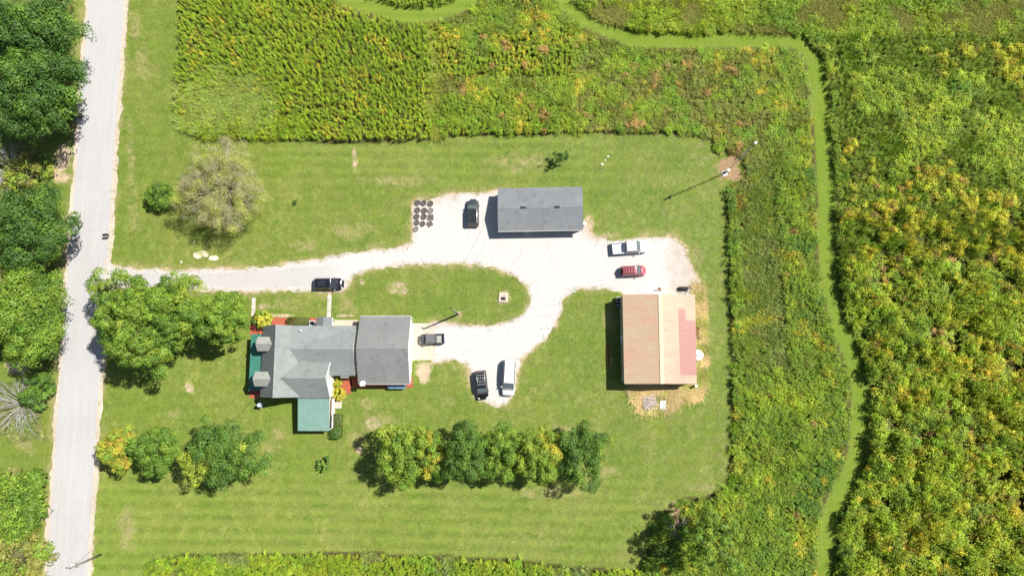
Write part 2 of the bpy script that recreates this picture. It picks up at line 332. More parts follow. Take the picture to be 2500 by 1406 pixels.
# gravel shoulders under the road, then the pale chip-sealed road
def band(l, r): return np.vstack([l, r[::-1]])
def gravel(name, stops, tint=None, bs=.5):
    m, nt, b = newmat(name); f1 = noise(nt, .16, 5, .6); f2 = noise(nt, 5, 4, .8); f3 = noise(nt, 1.1, 5, .7)
    c = ramp(nt, f1, stops); c = mix(nt, .35, c, ramp(nt, f2, [(.25, tuple(k*.55 for k in stops[0][1])), (.7, tuple(min(.9, k*1.2) for k in stops[-1][1]))]))
    if tint: c = mix(nt, math_(nt, 'MULTIPLY', maprange(nt, f3, .5, .7), tint[1]), c, tint[0])
    nt.links.new(c, b.inputs['Base Color']); b.inputs['Roughness'].default_value = .95; b.inputs['Specular IOR Level'].default_value = .1; bump(nt, b, f2, bs, .04); return m, nt, b, c
shm = gravel('shoulder_gravel', [(.35, (.40, .335, .265)), (.65, (.54, .47, .39))], ((.30, .24, .14), .7), .8)[0]
shl = rl_w.copy(); shl[:, 0] -= .55; shr = rr_w.copy(); shr[:, 0] += .75
sheet('road_shoulder', ragged(band(rr_w[:, :]-[.3, 0], shr)[:, :], .38, .4, 3), .006, shm, 'pinkish gravel shoulder on the house side of the road', 'shoulder')
sheet('road_shoulder', ragged(band(shl, rl_w+[.3, 0]), .35, .4, 8), .006, shm, 'narrow gravel shoulder on the wooded side of the road', 'shoulder')
m, nt, b, c = gravel('road_chipseal', [(.35, (.365, .357, .355)), (.65, (.405, .397, .395))], ((.435, .427, .423), .5), .25)
tr = noise(nt, 1.1, 5, .7, stretch=(1.6, .03, 1)); c2 = mix(nt, math_(nt, 'MULTIPLY', maprange(nt, tr, .45, .65), .42), c, (.45, .44, .435)); tr2 = noise(nt, .9, 4, .7, stretch=(2.2, .05, 1)); c2 = mix(nt, math_(nt, 'MULTIPLY', maprange(nt, tr2, .57, .68), .3), c2, (.31, .303, .305)); nt.links.new(c2, b.inputs['Base Color'])
sheet('road', ragged(road_poly, .10, .6, 2), .012, m, 'pale grey chip-sealed country road along the left side', 'road')
# driveway: white limestone gravel, old asphalt showing through near the road, tan dust at the far pad
m, nt, b, c = gravel('driveway_gravel', [(.3, (.44, .43, .415)), (.7, (.49, .48, .465))], ((.41, .38, .335), .4), .6)
da = attr(nt, 'zone'); sz = nd(nt, 'ShaderNodeSeparateColor'); nt.links.new(da.outputs['Color'], sz.inputs[0])
fz = noise(nt, .5, 6, .7, stretch=(.5, 1.4, 1)); fz2 = noise(nt, .55, 7, .8)
def tz(v, f, lo=.35, hi=.7): return maprange(nt, math_(nt, 'ADD', v, math_(nt, 'MULTIPLY_ADD', f, 1.2, -.6)), lo, hi)
c = mix(nt, math_(nt, 'MULTIPLY', tz(sz.outputs[0], fz), .6), c, (.37, .35, .34)); c = mix(nt, math_(nt, 'MULTIPLY', tz(sz.outputs[1], fz2, .55, .95), .7), c, (.38, .29, .2)); c = mix(nt, math_(nt, 'MULTIPLY', tz(sz.outputs[2], fz2, .3, .8), .8), c, (.40, .315, .23))
f6 = noise(nt, 1.5, 5, .75); c = mix(nt, math_(nt, 'MULTIPLY', maprange(nt, f6, .62, .72), .3), c, (.3, .28, .25))
nt.links.new(c, b.inputs['Base Color'])
dpoly = ragged(drive_w, .42, .3, 11)
bm = bmesh.new(); f = bm.faces.new([bm.verts.new((p[0], p[1], .016)) for p in dpoly]); bmesh.ops.triangulate(bm, faces=[f])
for k in (1,):
    for ax, rng_ in ((0, np.arange(-70, 32, 1.5)), (1, np.arange(-8, 26, 1.5))):
        for t in rng_:
            no = [0, 0, 0]; no[ax] = 1; co = [0, 0, 0]; co[ax] = t
            bmesh.ops.bisect_plane(bm, geom=bm.verts[:]+bm.edges[:]+bm.faces[:], plane_co=co, plane_no=no)
bmesh.ops.recalc_face_normals(bm, faces=bm.faces)
me = bpy.data.meshes.new('driveway'); bm.to_mesh(me); bm.free()
if me.polygons[0].normal.z < 0: me.flip_normals()
dv = np.array([v.co[:2] for v in me.vertices]); dq = pix(dv); de = dist(dv, drive_w, True)
z0 = np.clip((900-dq[:, 0])/170, 0, 1)*np.clip(de/1.3, 0, 1); z1 = np.clip((dq[:, 0]-1540)/110, 0, 1)*.8*np.clip((dq[:, 1]-560)/30, 0, 1); z2 = np.clip(1-de/.9, 0, 1)*.75+np.clip(1-np.hypot((dq[:, 0]-1035)/26, (dq[:, 1]-520)/55), 0, 1)*.9+np.clip(1-np.hypot((dq[:, 0]-1440)/40, (dq[:, 1]-568)/26), 0, 1)*.9
colattr(me, 'zone', np.c_[z0, z1, z2])
tag(link_mesh('driveway', me, m), 'white gravel driveway loop with parking pads, greyer near the road', 'driveway', kind='structure')

# ---------------------------------------------------------------- vegetation prototypes for stuff
def leafpack(pos, nrm, size, asp, rng, ax=None):
    n = len(pos); nrm = nrm/np.linalg.norm(nrm, axis=1, keepdims=True)
    r = rng.normal(size=(n, 3)) if ax is None else ax
    t = r-nrm*np.sum(r*nrm, 1, keepdims=True); t /= np.linalg.norm(t, axis=1, keepdims=True)+1e-9; bt = np.cross(nrm, t)
    s = size[:, None]*.5; V = np.stack([pos-t*s, pos+bt*s*asp, pos+t*s, pos-bt*s*asp], 1).reshape(-1, 3)
    return V, np.arange(4*n).reshape(-1, 4)
def proto(name, V, F, var, mat):
    me = mesh_np(name, V, F); colattr(me, 'var', np.repeat(var, 4, 0)); me.materials.append(mat)
    return bpy.data.objects.new(name, me)
def mk_stalk(seed, n=4, h=1.0, sp=.14, per=18, ls=.30):
    """clump of upright stalks with whorls of pointed leaves"""
    r = np.random.default_rng(seed); Ps = []; Ns = []; Ss = []; Ax = []; Vr = []
    for k in range(n):
        bx, by = r.normal(0, sp, 2); hh = h*r.uniform(.75, 1.08); lx, ly = r.normal(0, .08, 2); v = r.uniform(.75, 1.25)
        for j in range(per):
            f = .35+.65*(j+1)/per; a = j*2.4+r.uniform(0, .5); d = np.array([math.cos(a), math.sin(a), .35*f]); L = ls*(1.25-.75*f)*r.uniform(.8, 1.2)
            Ps.append(np.array([bx+lx*f, by+ly*f, hh*f])+d*L*.5); Ns.append(np.array([-math.cos(a)*.35, -math.sin(a)*.35, 1])+r.normal(0, .25, 3)); Ss.append(L); Ax.append(d); Vr.append(v*r.uniform(.85, 1.15))
    V, F = leafpack(np.array(Ps), np.array(Ns), np.array(Ss), .36, r, np.array(Ax)); vr = np.array(Vr)[:, None]*np.ones((1, 3)); return V, F, vr
def mk_shrub(seed, n=150, ls=.17, flat=.55):
    r = np.random.default_rng(seed); nb = 11; c = r.normal(0, .3, (nb, 3)); c[:, 2] = .45+.42*r.random(nb)-.35*np.hypot(c[:, 0], c[:, 1])**2; bv = r.uniform(.75, 1.25, nb)
    k = r.integers(0, nb, n); p = c[k]+r.normal(0, 1, (n, 3))*[.13, .13, .10]; p[:, 2] = np.clip(p[:, 2], .05, 2); nm = r.normal(0, .4, (n, 3))+[0, 0, 1]+p*[.6, .6, 0]
    V, F = leafpack(p, nm, ls*r.uniform(.7, 1.3, n), .62, r); return V, F, (bv[k]*r.uniform(.8, 1.2, n))[:, None]*np.ones((1, 3))
def mk_grass(seed, n=60, h=.9, sp=.30, wd=.06, lean=.75):
    r = np.random.default_rng(seed); V = []; F = []; Vr = []
    for k in range(n):
        bx, by = r.normal(0, sp, 2); a = r.uniform(0, 6.28); L = h*r.uniform(.6, 1.1); ln = lean*r.uniform(.3, 1.4); d = np.array([math.cos(a), math.sin(a), 0]); s = np.array([-d[1], d[0], 0])*wd*.5
        p0 = np.array([bx, by, 0]); p1 = p0+d*ln*.35*L+[0, 0, L*.6]; p2 = p0+d*ln*L+[0, 0, L]
        b = len(V); V += [p0-s, p0+s, p1+s, p1-s, p2+s*.3, p2-s*.3]; F += [(b, b+1, b+2, b+3), (b+3, b+2, b+4, b+5)]; Vr += [r.uniform(.75, 1.25)]*6
    return np.array(V), np.array(F), np.array(Vr)[:, None]*np.ones((1, 3))
def mkproto(name, vfv, mat=PLANT):
    V, F, vr = vfv; me = mesh_np(name, V, F); colattr(me, 'var', vr if len(vr) == len(V) else np.repeat(vr, 4, 0)); me.materials.append(mat); return bpy.data.objects.new(name, me)
def scatter(name, label, cat, pts, rot, scl, idx, tint, protos, kind='stuff'):
    me = bpy.data.meshes.new(name); n = len(pts); me.vertices.add(n); me.vertices.foreach_set('co', np.asarray(pts, np.float32).ravel())
    a = me.attributes.new('rot', 'FLOAT_VECTOR', 'POINT'); a.data.foreach_set('vector', np.asarray(rot, np.float32).ravel())
    a = me.attributes.new('scl', 'FLOAT_VECTOR', 'POINT'); a.data.foreach_set('vector', np.asarray(scl, np.float32).ravel())
    a = me.attributes.new('idx', 'INT', 'POINT'); a.data.foreach_set('value', np.asarray(idx, np.int32))
    colattr(me, 'tint', tint)
    o = link_mesh(name, me, None); tag(o, label, cat, kind=kind)
    g = bpy.data.node_groups.new(name+'_scatter', 'GeometryNodeTree')
    g.interface.new_socket('Geometry', in_out='INPUT', socket_type='NodeSocketGeometry'); g.interface.new_socket('Geometry', in_out='OUTPUT', socket_type='NodeSocketGeometry')
    gi = g.nodes.new('NodeGroupInput'); go = g.nodes.new('NodeGroupOutput'); ip = g.nodes.new('GeometryNodeInstanceOnPoints'); mp = g.nodes.new('GeometryNodeMeshToPoints')
    g.links.new(gi.outputs[0], mp.inputs[0]); g.links.new(mp.outputs[0], ip.inputs['Points'])
    jn = g.nodes.new('GeometryNodeJoinGeometry')
    for p in reversed(protos):
        oi = g.nodes.new('GeometryNodeObjectInfo'); oi.inputs[0].default_value = p; oi.inputs[1].default_value = True; g.links.new(oi.outputs['Geometry'], jn.inputs[0])
    g.links.new(jn.outputs[0], ip.inputs['Instance']); ip.inputs['Pick Instance'].default_value = True
    for nm, ty, sk in (('rot', 'FLOAT_VECTOR', 'Rotation'), ('scl', 'FLOAT_VECTOR', 'Scale'), ('idx', 'INT', 'Instance Index')):
        na = g.nodes.new('GeometryNodeInputNamedAttribute'); na.data_type = ty; na.inputs[0].default_value = nm; g.links.new(na.outputs[0], ip.inputs[sk])
    g.links.new(ip.outputs[0], go.inputs[0])
    md = o.modifiers.new('scatter', 'NODES'); md.node_group = g; return o

PROT = [mkproto('stalk_a', mk_stalk(1)), mkproto('stalk_b', mk_stalk(2, 3, 1.0, .12, 20, .32)), mkproto('stalk_c', mk_stalk(3, 6, 1.0, .2, 12, .22)), mkproto('shrub_a', mk_shrub(4)), mkproto('shrub_b', mk_shrub(5, 170)), mkproto('shrub_c', mk_shrub(6, 130, .2)), mkproto('grass_a', mk_grass(7)), mkproto('grass_b', mk_grass(8, 70, .9, .34, .055, 1.0))]
rng = np.random.default_rng(77)
def jitter_grid(x0, x1, y0, y1, s):
    a, b_ = np.meshgrid(np.arange(x0, x1, s), np.arange(y0, y1, s)); p = np.c_[a.ravel(), b_.ravel()]; return p+rng.uniform(-.8, .8, p.shape)*s
def meadow():
    p = jitter_grid(-66, 104, -46, 82, .455); q = pix(p)
    edge = (fbm(p[:, 0], p[:, 1], 1.2, 21)-.5)*.9
    d1 = dist(p, path1_w); d2 = dist(p, path2_w)
    pw = np.where((q[:, 0] > 1900) & (q[:, 1] > 130), 1.78, 1.6)+(fbm(p[:, 0], p[:, 1], 4, 23)-.5)*.5
    d1 = dist(p, path1_w*.99); d2 = dist(p, path2_w*.99)
    k = (~inside(p, lawn_w)) & (np.minimum(d1, d2) > pw+edge*.5) & (dist(p, lawn_w, True) > .25+edge*.4) & ((q[:, 0] > 425) | ((q[:, 1] > 1335) & (q[:, 0] > 340)))
    k &= np.hypot((q[:, 0]-1777)/31, (q[:, 1]-413)/33) > 1.25+edge*.4
    k &= np.hypot((q[:, 0]-1650)/11, (q[:, 1]-1262)/30) > 1
    p = p[k]; q = q[k]; x, y = p[:, 0], p[:, 1]; qx, qy = q[:, 0], q[:, 1]; n = len(p); d2 = d2[k]
    u = rng.random(n); u2 = rng.random(n); A_ = fbm(x, y, 9, 31); B_ = fbm(x, y, 4, 37); C_ = fbm(x, y, 14, 41); D_ = fbm(x, y, 2.2, 47)
    TL = (qx < 1062) & (qy < 360); TR = (qx >= 1062) & (qx < 1990) & (qy < 400) & ~((qy < 90) & (qx > 1380)); TP = (qy < 90) & (qx >= 1380)
    EA = (qx > 2000) & ~TP & (qx > np.interp(qy, [0, 300, 700, 960, 1130, 1290, 1406], [1990, 2000, 2020, 2096, 2083, 2016, 2014])); BT = (qy > 1320) & (qx < 1575); SR = ~(TL | TR | TP | EA | BT)
    idx = np.zeros(n, int); h = np.ones(n); wd = np.ones(n)
    YG = np.array([.345, .435, .032]); MG = np.array([.215, .345, .03]); DG = np.array([.135, .245, .03]); OL = np.array([.30, .315, .07]); GO = np.array([.55, .49, .05]); RU = np.array([.40, .27, .08]); PA_ = np.array([.33, .40, .13]); OG = np.array([.25, .33, .045])
    T = np.zeros((n, 3))
    def setz(m, choose, hh, ww=1.0, tn=None):
        if m.sum() == 0: return
        idx[m] = rng.choice(choose, m.sum()); h[m] = hh*rng.uniform(.8, 1.2, m.sum()); wd[m] = ww*rng.uniform(.85, 1.2, m.sum())
        if tn is not None: T[m] = tn
    def lerp(a, b_, t): return a+(b_-a)*np.clip(t, 0, 1)[:, None]
    setz(TL, [0, 1, 2], 1.9, .92); T[TL] = lerp(MG, YG, (A_*1.6-.3+(u-.5)*.7))[TL]
    gd = TL & (B_ > .66) & (u > .6); T[gd] = GO*.75+YG*.25
    pale = TL & (np.hypot((qx-540)/110, (qy-250)/70)+(A_-.5)*1.6+(u-.5)*1.0 < .8); setz(pale, [6, 7, 6, 2], 1.35, 1.25, PA_*.6+YG*.4)
    low = TL & (qy > 285) & (qx < 760) & ~pale; setz(low, [2, 6, 0], 1.3, 1.0); T[low] = lerp(MG, YG, (D_*1.8-.3))[low]
    lowl = TL & (qx < 520) & (qy < 150); h[lowl] *= .7
    setz(TR, [6, 2, 3, 2], 1.1, 1.0); T[TR] = lerp(OG, OL, (A_*2.6-.9))[TR]
    a = TR & (D_ > .52); setz(a, [3, 4, 2], 1.15, 1.05); T[a] = lerp(MG, YG, (B_*2-.5))[a]
    a = TR & (qx < 1400) & (qy < 190) & (A_ > .42); setz(a, [0, 2, 1], 1.4); T[a] = lerp(MG, YG, (B_*2-.4))[a]
    a = TR & (qx < 1400) & (qy > 235); setz(a, [0, 2, 4], 1.5); T[a] = lerp(MG, YG, (B_*2-.5))[a]
    a = TR & (B_ > .66) & (u > .6); T[a] = GO
    a = TR & (vnoise(x, y, 1.7, 61) > .88) & (u > .35); T[a] = RU; idx[a] = 5
    strip = (np.abs(qx-1066+(B_-.5)*50) < 16) & (qy < 345) & (qy > 30); setz(strip & (u > .3), [6, 7, 3], .85, 1.1, OL*.6+YG*.4)
    setz(TP, [0, 2, 4, 6], 1.25, 1.05); T[TP] = lerp(MG, YG, (A_*2.2-.5))[TP]
    a = TP & (B_ > .58); setz(a, [6, 7], 1.0, 1.2, OL)
    setz(EA, [3, 4, 0, 2, 5], 1.6, 1.2); T[EA] = lerp(DG, YG, (D_*1.4+u*.6-.25))[EA]
    fine = EA & (qy < 640) & (A_ > .40); setz(fine, [2, 2, 0, 6], 1.45, .95); T[fine] = lerp(MG, OG, (B_*2-.4))[fine]
    south = EA & (qy > 560) & (B_ > .47); h[south] *= 1.35; wd[south] *= 1.15
    gold = EA & (A_+u*.2 > np.interp(qy, [0, 450, 850], [.82, .70, .36])) & (vnoise(x, y, 2.4, 53)*.3+vnoise(x, y, .9, 59)*.7 > np.interp(qx, [2000, 2150, 2350, 2500], [.73, .62, .55, .52])) & (qy > 120) & (u > .2); setz(gold, [3, 4, 5], 1.95, 1.1); T[gold] = lerp(GO, YG*.8+GO*.25, u2*1.2)[gold]
    a = gold & (u2 > .93); T[a] = RU
    dk = EA & (vnoise(x, y, 1.5, 71) > .80); h[dk] *= .5
    setz(SR, [6, 2, 2, 3], 1.25, 1.0); T[SR] = lerp(MG, OG, (A_*2.2-.5))[SR]
    a = SR & (D_ > .47); setz(a, [0, 2, 4, 3], 1.55, 1.1); T[a] = lerp(DG*1.1, YG, (B_*1.7-.4))[a]
    a = SR & (qy < 900) & (np.abs(qx-1850-.08*(qy-600)) < 50) & (A_ > .38); setz(a, [6, 2, 7, 2], 1.1, 1.0); T[a] = lerp(OG, PA_*.85, B_*1.6-.4)[a]
    a = SR & (vnoise(x, y, 2.1, 83) > .80) & (u > .35); T[a] = lerp(GO, YG, u2)[a]
    a = SR & (vnoise(x, y, 1.6, 85) > .90) & (u > .4); T[a] = RU
    setz(BT, [0, 2, 0, 3], 1.5, 1.1); T[BT] = lerp(MG, YG, (D_*2.2-.5))[BT]
    a = BT & (B_ > .62); setz(a, [6, 2], 1.3, 1.1); T[a] = lerp(OG, PA_, B_)[a]
    rim = (d2 < 2.4) & EA; setz(rim & (u > .2), [0, 4, 2], 1.75, .95)
    ts = (np.hypot((qx-1777)/31, (qy-413)/33) < 1.45) & (u > .35); T[ts] = RU*.75; h[ts] *= .8
    T[EA] *= 1.02; T[TL] *= 1.12; T *= rng.uniform(.7, 1.3, (n, 1)); T *= 1+rng.normal(0, .06, (n, 3)); T = np.clip(T, .01, .75)
    hs = h*(.72+.56*fbm(x, y, 3, 91)); g2 = EA & (qy > 520); big = np.clip(fbm(x, y, 2.0, 97)*3.2-1.0, 0, 1); hs[g2] *= (.4+1.15*big)[g2]; 
    sh = np.isin(idx, [3, 4, 5]); wx = np.where(sh, wd*1.02, wd*.86); hs = hs*.93
    keep = ~(g2 & (big < .26) & (u2 < .85)); p, h, hs, wx, idx, T = p[keep], h[keep], hs[keep], wx[keep], idx[keep], T[keep]; n = len(p)
    scatter('meadow_plants', 'tall overgrown meadow of stalky green and golden plants round the lawn', 'meadow', np.c_[p, np.zeros(n)], np.c_[rng.normal(0, .07, (n, 2)), rng.uniform(0, 6.28, n)], np.c_[wx, wx, hs], idx, T, PROT)
meadow()
def lawn_tufts():
    """short uneven grass on the lawn, thicker and longer where the mower does not reach"""
    p = jitter_grid(-73, 44, -44, 66, .8); dw = dist(p, drive_w, True); q = pix(p)
    k = inside(p, lawn_w) & ~inside(p, drive_w) & (p[:, 0] > np.interp(p[:, 1], rr_w[::-1, 1], rr_w[::-1, 0])+1.0)
    house = (q[:, 0] > 600) & (q[:, 0] < 1062) & (q[:, 1] > 768) & (q[:, 1] < 975); barn = (q[:, 0] > 1500) & (q[:, 0] < 1720) & (q[:, 1] > 715) & (q[:, 1] < 945); gar = (q[:, 0] > 1205) & (q[:, 0] < 1430) & (q[:, 1] > 458) & (q[:, 1] < 585); pch = (q[:, 0] > 715) & (q[:, 0] < 840) & (q[:, 1] > 960) & (q[:, 1] < 1070)
    k &= ~(house | barn | gar | pch) & (fbm(p[:, 0], p[:, 1], 3, 5) > .3)
    p = p[k]; dw = dw[k]; n = len(p); e = np.clip(1-dw/1.0, 0, 1)
    G = np.array([.19, .29, .035]); Y = np.array([.34, .36, .10]); t = np.clip(fbm(p[:, 0], p[:, 1], 5, 13)*2-.5+e*.7+rng.normal(0, .2, n), 0, 1)
    T = (G+(Y-G)*t[:, None])*rng.uniform(.8, 1.2, (n, 1)); s = rng.uniform(.8, 1.5, n); hh = (.07+.05*rng.random(n)+.10*e*rng.random(n))
    scatter('lawn_grass', 'short mown grass tufts covering the lawn', 'grass', np.c_[p, np.zeros(n)], np.c_[np.zeros((n, 2)), rng.uniform(0, 6.28, n)], np.c_[s, s, hh/.5], rng.integers(0, 2, n), T, [mkproto('turf_a', mk_grass(31, 26, .5, .22, .03, .9)), mkproto('turf_b', mk_grass(32, 30, .5, .26, .03, .9))])
lawn_tufts()
def rough_strip():
    """weeds on the wooded side of the road and long straw round the barn"""
    p = jitter_grid(-104, -58, -44, 74, .7); q = pix(p); lx = np.interp(p[:, 1], rl_w[::-1, 1], rl_w[::-1, 0])
    k = (p[:, 0] < lx-2.3+(fbm(p[:, 0], p[:, 1], 3, 3)-.5)*2) & (fbm(p[:, 0], p[:, 1], 5, 8) > .40)
    k &= ~((np.abs(q[:, 0]-45) < 60) & (np.abs(q[:, 1]-905) < 26)) & ~((np.abs(q[:, 0]-40) < 70) & (np.abs(q[:, 1]-1110) < 40)) & ~((q[:, 0] > 110) & (q[:, 1] > 330) & (q[:, 1] < 480))
    p = p[k]; q = q[k]; n = len(p); a = fbm(p[:, 0], p[:, 1], 4, 19); T = np.array([.19, .30, .06])+(np.array([.36, .35, .13])-np.array([.19, .30, .06]))*np.clip(a*2-.5, 0, 1)[:, None]; T *= rng.uniform(.8, 1.2, (n, 1))
    yl = (np.hypot((q[:, 0]-55)/18, (q[:, 1]-1118)/30) < 1); T[yl] = (.5, .45, .06)
    h = rng.uniform(.4, 1.0, n)
    scatter('roadside_weeds', 'rough weeds and long grass on the wooded side of the road', 'weeds', np.c_[p, np.zeros(n)], np.c_[np.zeros((n, 2)), rng.uniform(0, 6.28, n)], np.c_[np.ones((n, 2)), h], rng.choice([0, 1, 2], n, p=[.2, .3, .5]), T, [PROT[2], PROT[3], PROT[6]])
    p = jitter_grid(14, 32, -8, 16, .38); q = pix(p); k = inside(q+rng.normal(0, 2, q.shape), np.array(BARNGR)) & ~((q[:, 0] > 1515) & (q[:, 0] < 1694) & (q[:, 1] > 700) & (q[:, 1] < 938)) & ~((q[:, 0] > 1562) & (q[:, 0] < 1630) & (q[:, 1] > 962) & (q[:, 1] < 1002))
    p = p[k]; n = len(p); g = fbm(p[:, 0], p[:, 1], 1.6, 6) > .58; T = np.where(g[:, None], [.42, .44, .10], [.70, .56, .29])*rng.uniform(.75, 1.2, (n, 1)); h = rng.uniform(.22, .55, n)
    scatter('dry_straw_grass', 'long dead straw-coloured grass round the tin barn', 'dry grass', np.c_[p, np.zeros(n)], np.c_[np.zeros((n, 2)), rng.uniform(0, 6.28, n)], np.c_[np.ones((n, 2))*.8, h], rng.integers(0, 2, n), T, [PROT[6], PROT[7]])
rough_strip()
def loose_stones():
    """dark and pale stones lying loose on the gravel, thicker towards its edges, and a few weeds"""
    bm = bmesh.new(); bmesh.ops.create_icosphere(bm, subdivisions=1, radius=1.0)
    for v in bm.verts: v.co *= 1+.25*math.sin(v.co.x*5+v.co.y*7); v.co.z *= .6
    me = bpy.data.meshes.new('pebble'); bm.to_mesh(me); bm.free(); colattr(me, 'var', np.ones((len(me.vertices), 3))); me.materials.append(PLANT); st = bpy.data.objects.new('pebble', me)
    p = np.c_[rng.uniform(-66, 30, 9000), rng.uniform(-7, 26, 9000)]; k = inside(p, drive_w); p = p[k]; d = dist(p, drive_w, True); k = rng.random(len(p)) < .06+.5*np.exp(-d/.6)+.22*(fbm(p[:, 0], p[:, 1], 3, 77) > .6); p = p[k]; n = len(p)
    T = np.where(rng.random((n, 1)) < .4, [.17, .155, .135], [.5, .47, .42])*rng.uniform(.7, 1.2, (n, 1)); s_ = rng.uniform(.035, .085, n)
    scatter('loose_stones', 'loose dark and pale stones scattered over the gravel driveway', 'stones', np.c_[p, np.full(n, .03)], np.c_[np.zeros((n, 2)), rng.uniform(0, 6.28, n)], np.c_[s_, s_, s_], np.zeros(n, int), T, [st])
loose_stones()

# ---------------------------------------------------------------- trees and shrubs
def unit(v): return v/(np.linalg.norm(v, axis=-1, keepdims=True)+1e-9)
def crown_mesh(name, c, R, nb, nl, leaf, pal, r, asp=.7, br=(.15, .25), shell=.5, flat=.3, lob=.22, low=-.35):
    """leaf-sized faces gathered in boughs: each bough is a slightly drooping, outward-tilted layer of leaves"""
    R = np.array(R); d = unit(r.normal(size=(nb*3, 3))); d = d[d[:, 2] > low][:nb]; nb = len(d)
    ph = r.uniform(0, 6.28, (4, 2)); f = 1+lob*(np.sin(3*np.arctan2(d[:, 1], d[:, 0])+ph[0, 0])*.5+np.sin(5*np.arctan2(d[:, 1], d[:, 0])+ph[1, 0]+2*d[:, 2])*.5+np.sin(4*d[:, 2]+ph[2, 0])*.3)
    rad = r.uniform(shell**2, 1, nb)**.5; cen = d*R*(f*rad)[:, None]; out = unit(d/R)
    n_ = unit(out*.55+np.array([0, 0, .85])+r.normal(0, .18, (nb, 3))); rb = R[:2].mean()*r.uniform(br[0], br[1], nb)
    w_ = rb**2*(.5+.5*rad); k = r.choice(nb, nl, p=w_/w_.sum())
    t = unit(np.cross(n_, np.array([0, 0, 1.])+r.normal(0, .3, (nb, 3)))); bt = np.cross(n_, t)
    a = r.uniform(0, 6.28, nl); q = np.sqrt(r.random(nl))*(1+.25*np.sin(a*3+k)); th = r.normal(0, flat, nl)
    p = cen[k]+(t[k]*np.cos(a)[:, None]+bt[k]*np.sin(a)[:, None])*(q*rb[k])[:, None]+n_[k]*((th*.7+.35-.75*q*q)*rb[k])[:, None]
    nm = n_[k]*(1-.6*q)[:, None]+(t[k]*np.cos(a)[:, None]+bt[k]*np.sin(a)[:, None])*(q*.9)[:, None]+r.normal(0, .30, (nl, 3)); V, F = leafpack(p, nm, leaf*r.uniform(.65, 1.35, nl), asp, r)
    cols = np.array([q_[0] for q_ in pal]); wt = np.array([q_[1] for q_ in pal], float)
    base = cols[r.choice(len(pal), nb, p=wt/wt.sum())]
    for i, q_ in enumerate(pal):                              # palette entries that grow on one side of the crown only
        if len(q_) > 2:
            side = np.array(q_[2]); m_ = (d @ side > q_[3]) & (r.random(nb) < q_[4]); base[m_] = q_[0]
    C = base[k]*r.uniform(.72, 1.28, (nl, 1))*(1+r.normal(0, .06, (nl, 3)))*r.uniform(.82, 1.18, nb)[k][:, None]
    me = mesh_np(name, V+np.array(c), F); colattr(me, 'col', np.repeat(np.clip(C, .005, .9), 4, 0)); return me, cen+np.array(c), rb
def trunk_mb(h, r0, c, tips, r, lean=(0, 0), sides=7):
    mb = MB(); top = Vector((c[0]*.6+lean[0], c[1]*.6+lean[1], c[2]*.9))
    pts = [Vector((0, 0, -.1)), Vector((0, 0, .3)), Vector((top.x*.2+r.normal(0, .08), top.y*.2+r.normal(0, .08), c[2]*.4)), Vector((top.x*.6, top.y*.6, c[2]*.7)), top]
    mb.tube(pts, [r0*1.45, r0*1.05, r0*.85, r0*.6, r0*.25], sides)
    for tp in tips:
        tp = Vector(tp); s = pts[2].lerp(pts[4], r.uniform(0, .85)); m_ = s.lerp(tp, .5)+Vector((r.normal(0, .25), r.normal(0, .25), .06*(tp-s).length))
        mb.tube([s, m_, tp], [r0*.42, r0*.26, r0*.07], 5)
    return mb
LG = (.195, .305, .034); MGR = (.125, .23, .028); DGR = (.072, .155, .027); BGR = (.105, .2, .034); YLW = (.40, .385, .04); YGR = (.29, .37, .04); OLV = (.27, .27, .06)
def tree(name, label, x, y, h, rx, ry, pal, seed, cat='tree', group=None, nl=9000, leaf=.34, nb=120, rz=None, zc=None, r0=None, br=(.15, .25), shell=.5, off=(0, 0), flat=.3, lob=.22, limbs=14, bark=None, asp=.7, low=-.35):
    """(x, y): photo pixel of the middle of the crown, rx and ry its half extents in photo pixels"""
    if cat == 'tree' and h > 6.5: h *= 1.2; zc = zc*1.2 if zc else h*.66; leaf *= .72; nl = int(nl*1.9)
    r = np.random.default_rng(seed); zc = zc or h*.62; g = P(x, y, zc); sc = (CAMH-zc)/FPX
    rz = rz or h-zc; loc = (g.x-off[0], g.y-off[1], 0); o = empty(name, loc); tag(o, label, cat, group)
    me, cen, rb = crown_mesh('crown', (off[0], off[1], zc), (rx*sc, ry*sc, rz), nb, nl, leaf, pal, r, asp, br, shell, flat, lob, low)
    link_mesh('crown', me, LEAF, o)
    tips = cen[np.argsort(-np.linalg.norm(cen-np.array([0, 0, zc*.5]), axis=1))][:limbs*3:3] if limbs else []
    trunk_mb(h, r0 or h*.022, (off[0]*.5, off[1]*.5, zc), tips, r).build('trunk', bark or BARK, o, True)
    return o
W = 'trees along the wooded side of the road'
tree('dark_tree', 'broad dark green tree at the top left corner beside the road', 70, 78, 12, 125, 95, [(DGR, 3), (MGR, 1.3)], 1, group=W, nl=17000, leaf=.42, nb=170)
tree('dark_tree', 'large dark green tree over the road edge below the corner tree', 92, 222, 13, 108, 112, [(DGR, 3), (MGR, 1.4)], 2, group=W, nl=17000, leaf=.42, nb=170)
tree('dark_tree', 'dense dark green round tree opposite the black mailbox', 72, 560, 11, 94, 108, [(DGR, 3), (MGR, 1.5)], 3, group=W, nl=15000, leaf=.38, nb=150)
tree('light_green_tree', 'bright yellow-green tree left of the road facing the big maple', 55, 772, 11, 98, 120, [(LG, 3), (MGR, 1.3)], 4, group=W, nl=17000, leaf=.38, nb=170)
tree('small_tree', 'small yellow-green sapling tucked between two larger trees by the road', 45, 652, 6, 40, 30, [(YGR, 2), (LG, 2)], 5, group=W, nl=2500, leaf=.3, nb=40)
